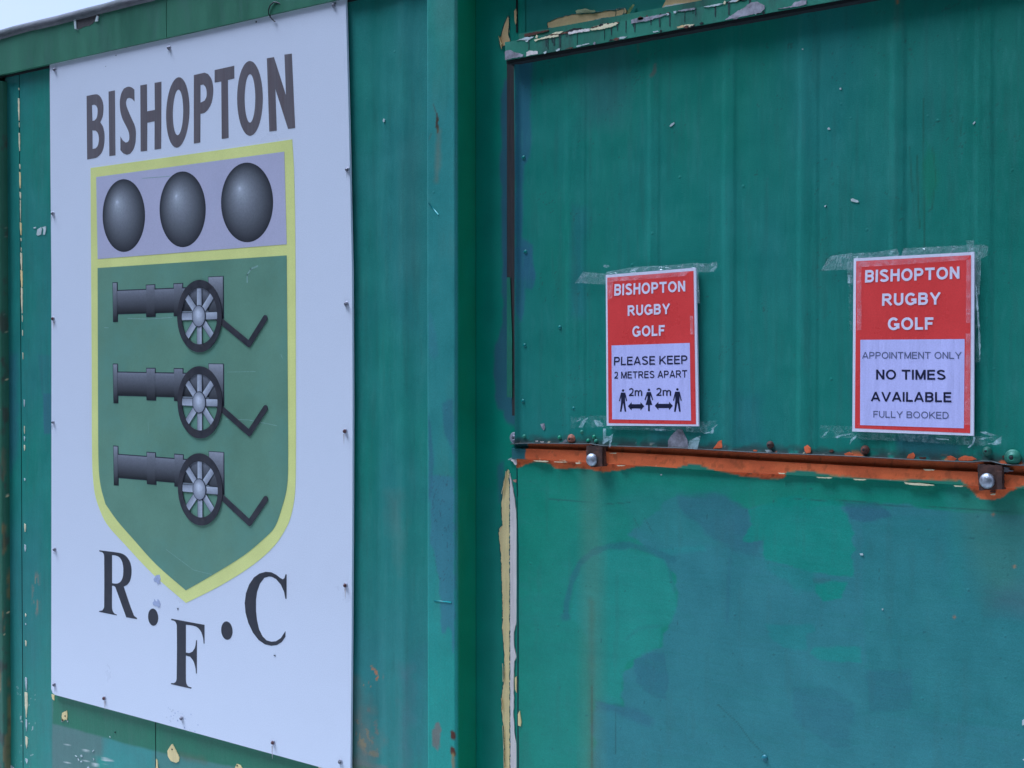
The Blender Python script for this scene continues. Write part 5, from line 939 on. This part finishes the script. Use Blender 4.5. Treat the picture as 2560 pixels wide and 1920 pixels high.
def text_mesh(body, w_):
    V, F_, lay, x0 = [], [], [], 0.0
    for ch in body:
        if ch == ' ': x0 += .40; continue
        gw, lines = glyph(ch, w_)
        for li, L in enumerate(lines):
            k = len(V); n = len(L)
            for i in range(n):
                a, b = L[max(i - 1, 0)], L[min(i + 1, n - 1)]
                if n > 8 and L[0] == L[-1] and i in (0, n - 1): a, b = L[-2], L[1]
                t = Vector((b[0] - a[0], b[1] - a[1])).normalized(); nn = Vector((-t.y, t.x)) * w_ / 2
                for s_ in (1, -1): V.append((x0 + L[i][0] + nn.x * s_, min(1.012, max(-.012, L[i][1] + nn.y * s_)))); lay.append(li)
            for i in range(n - 1): F_.append((k + 2 * i, k + 2 * i + 1, k + 2 * i + 3, k + 2 * i + 2))
        x0 += gw + .14
    return V, F_, lay
def put_text(name, body, v, TL, TR, BR, BL, d, m, parent, bold=False):
    P, F_, lay = text_mesh(body, bold); xs_ = [p[0] for p in P]; ys = [p[1] for p in P]; a, b, c, e = min(xs_), max(xs_), min(ys), max(ys)
    q = [Vector(W(*p, d)) for p in px(v, [BL, BR, TR, TL])]; O = origin(parent); V = []
    for (x, y), li in zip(P, lay):
        s, t = (x - a) / (b - a), (y - c) / (e - c); w_ = (q[0] * (1 - s) + q[1] * s) * (1 - t) + (q[3] * (1 - s) + q[2] * s) * t; V.append((w_.x, -d - .00005 * li, w_.y))
    return mesh_obj(name, V, F_, m, parent)
def poster(v, paper, red, pan, texts, label):
    d = .0205; c = W(*px(v, [((paper[2][0] + paper[3][0]) / 2, (paper[2][1] + paper[3][1]) / 2)])[0], d)
    T = thing('poster', (c[0], -d, c[1]), label, 'poster', 'taped notices on the hatch')
    # slightly cockled paper
    def sheetq(name, q, dd, m, n=24):
        Q = [Vector(W(*p, dd)) for p in px(v, q)]; V, Fs = [], []
        for j in range(n + 1):
            for i in range(n + 1):
                s, t = i / n, j / n; w_ = (Q[0] * (1 - s) + Q[1] * s) * (1 - t) + (Q[3] * (1 - s) + Q[2] * s) * t; V.append((w_.x, -dd, w_.y))
        for j in range(n):
            for i in range(n): k = j * (n + 1) + i; Fs.append((k, k + n + 1, k + n + 2, k + 1))
        return mesh_obj(name, V, Fs, m, T, True)
    plate('paper_sheet', [WP(v, paper, d)], d - .004, d, M_paper, T); sheetq('red_print', red, d + .0002, M_red); sheetq('white_panel', pan, d + .0004, M_panel)
    for nm, body, q, m, bold in texts: put_text(nm, body, v, *q, d + .0006, m, T, bold)
    return T, d
T1, d1 = poster('P1', [(365, 215), (1083, 157), (1105, 1422), (372, 1417)], [(377, 237), (1065, 183), (1085, 1407), (387, 1397)], [(411, 778), (1035, 757), (1045, 1377), (416, 1367)],
    [('title_line', 'BISHOPTON', ((435, 287), (998, 260), (1000, 347), (432, 383)), M_inkw, .21), ('title_line', 'RUGBY', ((540, 457), (878, 440), (878, 527), (540, 543)), M_inkw, .21), ('title_line', 'GOLF', ((577, 622), (836, 613), (836, 699), (577, 711)), M_inkw, .21),
     ('text_line', 'PLEASE KEEP', ((432, 868), (1016, 855), (1017, 926), (430, 938)), M_ink, .165), ('text_line', '2 METRES APART', ((433, 987), (1014, 973), (1015, 1034), (433, 1043)), M_ink, .165), ('distance_mark', '2m', ((550, 1117), (656, 1117), (656, 1180), (550, 1181)), M_ink, .165), ('distance_mark', '2m', ((768, 1115), (886, 1115), (886, 1179), (768, 1180)), M_ink, .165)],
    'narrower left poster on the hatch asking to keep two metres apart')
d_ = d1 + .0006
def man(cx_, y0, y1, wd, woman=False):
    h = y1 - y0; f = lambda a, b: (cx_ + a * wd, y0 + b * h); L = [[[f(.14 * math.cos(t), .055 + .055 * math.sin(t) * 1.0) for t in np.linspace(0, 2 * math.pi, 14, endpoint=False)]]]
    if woman: L += [[[f(-.22, .15), f(.22, .15), f(.5, .5), f(.38, .52), f(.2, .3), f(.16, .42), f(.38, .72), f(.1, .72), f(.1, 1), f(-.1, 1), f(-.1, .72), f(-.38, .72), f(-.16, .42), f(-.2, .3), f(-.38, .52), f(-.5, .5)]]]
    else: L += [[[f(-.26, .15), f(.26, .15), f(.5, .52), f(.38, .54), f(.24, .32), f(.24, .55), f(.38, 1), f(.2, 1), f(0, .6), f(-.2, 1), f(-.38, 1), f(-.24, .55), f(-.24, .32), f(-.38, .54), f(-.5, .52)]]]
    return [[WP('P1', l[0], d_)] for l in L]
for a in ((503, 1127, 1306, 66), (936, 1118, 1306, 70)): plates('figure_pictogram', man(*a), d_ - .0003, d_, M_ink, T1)
plates('figure_pictogram', man(709, 1122, 1302, 70, True), d_ - .0003, d_, M_ink, T1)
for x0_, x1_, y in ((541, 672, 1262), (755, 900, 1259)):
    plate('distance_arrow', [WP('P1', [(x0_, y), (x0_ + 30, y - 32), (x0_ + 30, y - 16), (x1_ - 30, y - 16), (x1_ - 30, y - 32), (x1_, y), (x1_ - 30, y + 34), (x1_ - 30, y + 18), (x0_ + 30, y + 18), (x0_ + 30, y + 34)], d_)], d_ - .0003, d_, M_ink, T1)
T2, d2 = poster('P2', [(350, 203), (1277, 153), (1272, 1565), (340, 1532)], [(370, 225), (1252, 178), (1245, 1545), (360, 1507)], [(402, 828), (1203, 822), (1197, 1508), (400, 1483)],
    [('title_line', 'BISHOPTON', ((440, 292), (1163, 263), (1163, 360), (437, 390)), M_inkw, .21), ('title_line', 'RUGBY', ((570, 472), (1020, 460), (1020, 558), (568, 568)), M_inkw, .21), ('title_line', 'GOLF', ((613, 656), (963, 654), (963, 750), (613, 755)), M_inkw, .21),
     ('text_line', 'APPOINTMENT ONLY', ((416, 921), (1180, 920), (1180, 975), (415, 973)), M_ink2, .14), ('text_line', 'NO TIMES', ((523, 1056), (1057, 1058), (1057, 1136), (523, 1134)), M_ink, .185), ('text_line', 'AVAILABLE', ((483, 1227), (1101, 1229), (1101, 1309), (482, 1301)), M_ink, .185), ('text_line', 'FULLY BOOKED', ((502, 1373), (1080, 1381), (1080, 1436), (502, 1425)), M_ink2, .14)],
    'larger right poster on the hatch saying no times available')
# tape: crinkled film strips
def tape(v, pts, parent, m, base_d, name='tape_strip', amp=.0012, seed=0, n=36):
    """pts: top edge then bottom edge, both left to right"""
    top, bot = pts; k = len(top); r = random.Random(seed); O = origin(parent); V, Fs = [], []; rows = 6
    for i in range(n + 1):
        s = i / n * (k - 1); j = min(int(s), k - 2); f = s - j; T_ = [top[j][q] * (1 - f) + top[j + 1][q] * f for q in (0, 1)]; B_ = [bot[j][q] * (1 - f) + bot[j + 1][q] * f for q in (0, 1)]
        jt, jb = r.uniform(-1.2, 1.2), r.uniform(-1.2, 1.2)
        for w_ in range(rows + 1):
            t = w_ / rows; p = (T_[0] * (1 - t) + B_[0] * t, (T_[1] + jt) * (1 - t) + (B_[1] + jb) * t); dd = base_d + r.uniform(0, amp); X1, Z1 = W(*px(v, [p])[0], dd); V.append((X1, -dd, Z1))
    for i in range(n):
        for w_ in range(rows): q = i * (rows + 1) + w_; Fs.append((q, q + 1, q + rows + 2, q + rows + 1))
    return mesh_obj(name, V, Fs, m, parent)
dt = d1 + .0012; dw = DF + .0075
tape('P1', ([(185, 190), (370, 205)], [(120, 278), (365, 292)]), T1, M_tape, dw, seed=1)
tape('P1', ([(370, 190), (600, 150), (850, 140), (1080, 118)], [(370, 213), (600, 196), (850, 176), (1080, 158)]), T1, M_tape, dw, seed=2)
tape('P1', ([(1085, 120), (1180, 125), (1252, 108)], [(1100, 190), (1185, 195), (1258, 150)]), T1, M_tape, dw, seed=3)
tape('P1', ([(1062, 120), (1098, 120)], [(1095, 440), (1116, 440)]), T1, M_tape, dw, seed=4, n=8)
tape('P1', ([(378, 238), (650, 218), (1030, 188)], [(378, 270), (600, 256), (1000, 222)]), T1, M_tape2, dt, seed=5, amp=.0004)
tape('P1', ([(382, 260), (425, 255)], [(385, 410), (415, 400)]), T1, M_tape2, dt + .0006, seed=6, n=8, amp=.0004)
tape('P1', ([(1035, 540), (1062, 540)], [(1040, 690), (1064, 690)]), T1, M_tape2, dt, seed=7, n=6, amp=.0004)
tape('P1', ([(85, 1345), (370, 1335)], [(85, 1440), (372, 1425)]), T1, M_tape3, dw, seed=8); tape('P1', ([(1105, 1385), (1255, 1375)], [(1105, 1470), (1225, 1480)]), T1, M_tape3, dw, seed=9)
tape('P1', ([(372, 1424), (750, 1428), (1105, 1424)], [(372, 1445), (750, 1455), (1105, 1470)]), T1, M_tape3, dw, seed=10)
def glint(v, q, T, dd=dw + .002): plate('tape_fold_glint', [rough_loop(WP(v, q, dd), .0006, .004, len(q))], dd - .001, dd, M_glint, T)  # pale film plates paint the glints on the tape folds
for q in ([(150, 1430), (175, 1380), (225, 1350), (200, 1390), (180, 1430)], [(268, 1372), (300, 1375), (340, 1400), (345, 1425), (300, 1428), (280, 1400)], [(145, 1360), (162, 1352), (160, 1362)], [(130, 1380), (165, 1362), (160, 1372), (135, 1390)], [(1140, 1478), (1200, 1462), (1225, 1445), (1222, 1480)], [(1205, 1440), (1250, 1408), (1256, 1412), (1215, 1450)], [(345, 1440), (365, 1440), (365, 1500), (400, 1500), (425, 1482), (400, 1590), (390, 1590), (395, 1530), (340, 1570)], [(755, 1440), (840, 1445), (845, 1455), (760, 1455)], [(1020, 1600), (1030, 1540), (1120, 1495), (1105, 1560), (1095, 1605)], [(345, 150), (350, 135), (385, 135), (395, 148), (370, 158)], [(1190, 192), (1225, 190), (1252, 155), (1240, 140), (1210, 165)], [(1115, 135), (1140, 130), (1150, 145), (1125, 150)], [(560, 180), (600, 160), (630, 155), (600, 185)]): glint('P1', q, T1)
tape('P2', ([(165, 185), (340, 160), (345, 175)], [(100, 296), (290, 290), (345, 285)]), T2, M_tape, dw, seed=11)
tape('P2', ([(340, 165), (520, 155), (685, 130), (700, 165)], [(350, 203), (520, 195), (690, 186), (705, 184)]), T2, M_tape, dw, seed=12)
tape('P2', ([(735, 125), (1000, 112), (1270, 98)], [(715, 185), (1000, 170), (1278, 153)]), T2, M_tape, dw, seed=13)
tape('P2', ([(1215, 65), (1275, 65)], [(1225, 155), (1282, 155)]), T2, M_tape, dw + .0004, seed=14, n=8); tape('P2', ([(1278, 100), (1345, 98), (1385, 112)], [(1278, 210), (1345, 200), (1375, 180)]), T2, M_tape, dw, seed=15)
tape('P2', ([(1283, 200), (1330, 195)], [(1285, 480), (1318, 480)]), T2, M_tape, dw, seed=16, n=12); tape('P2', ([(1283, 480), (1312, 480)], [(1288, 1000), (1322, 1000)]), T2, M_tape3, dw, seed=17, n=16)
tape('P2', ([(300, 230), (345, 225)], [(305, 395), (343, 395)]), T2, M_tape, dw + .0004, seed=18, n=8); tape('P2', ([(310, 395), (340, 395)], [(318, 760), (340, 760)]), T2, M_tape3, dw, seed=19, n=16)
tape('P2', ([(372, 228), (800, 205), (1250, 180)], [(375, 272), (800, 245), (1215, 214)]), T2, M_tape2, dt, seed=20, amp=.0004); tape('P2', ([(375, 272), (410, 270)], [(375, 760), (410, 750)]), T2, M_tape2, dt, seed=21, n=14, amp=.0004)
tape('P2', ([(1217, 214), (1250, 205)], [(1212, 700), (1246, 700)]), T2, M_tape2, dt, seed=22, n=14, amp=.0004); tape('P2', ([(1212, 780), (1246, 780)], [(1200, 1480), (1244, 1480)]), T2, M_tape2, dt, seed=23, n=18, amp=.0004)
tape('P2', ([(95, 1485), (345, 1490)], [(90, 1585), (345, 1580)]), T2, M_tape3, dw, seed=24); tape('P2', ([(345, 1535), (800, 1550), (1275, 1568), (1500, 1560)], [(345, 1590), (800, 1610), (1275, 1640), (1480, 1640)]), T2, M_tape3, dw, seed=25)
for q in ([(1285, 400), (1296, 420), (1312, 620), (1325, 860), (1320, 990), (1310, 860), (1298, 620)], [(1270, 1570), (1285, 1575), (1270, 1630), (1235, 1659), (1225, 1655), (1262, 1620)], [(1320, 1535), (1360, 1532), (1450, 1562), (1400, 1566)], [(1300, 1590), (1350, 1578), (1420, 1576), (1350, 1595)], [(1370, 1628), (1420, 1620), (1485, 1570), (1480, 1620), (1450, 1635)], [(210, 1575), (245, 1560), (325, 1545), (320, 1556), (250, 1570), (225, 1585)], [(100, 1580), (130, 1540), (160, 1525), (135, 1560)], [(330, 1590), (380, 1550), (370, 1575), (320, 1630)], [(980, 1580), (1080, 1590), (1080, 1598), (990, 1592)], [(305, 330), (325, 330), (325, 392), (305, 392)]): glint('P2', q, T2)
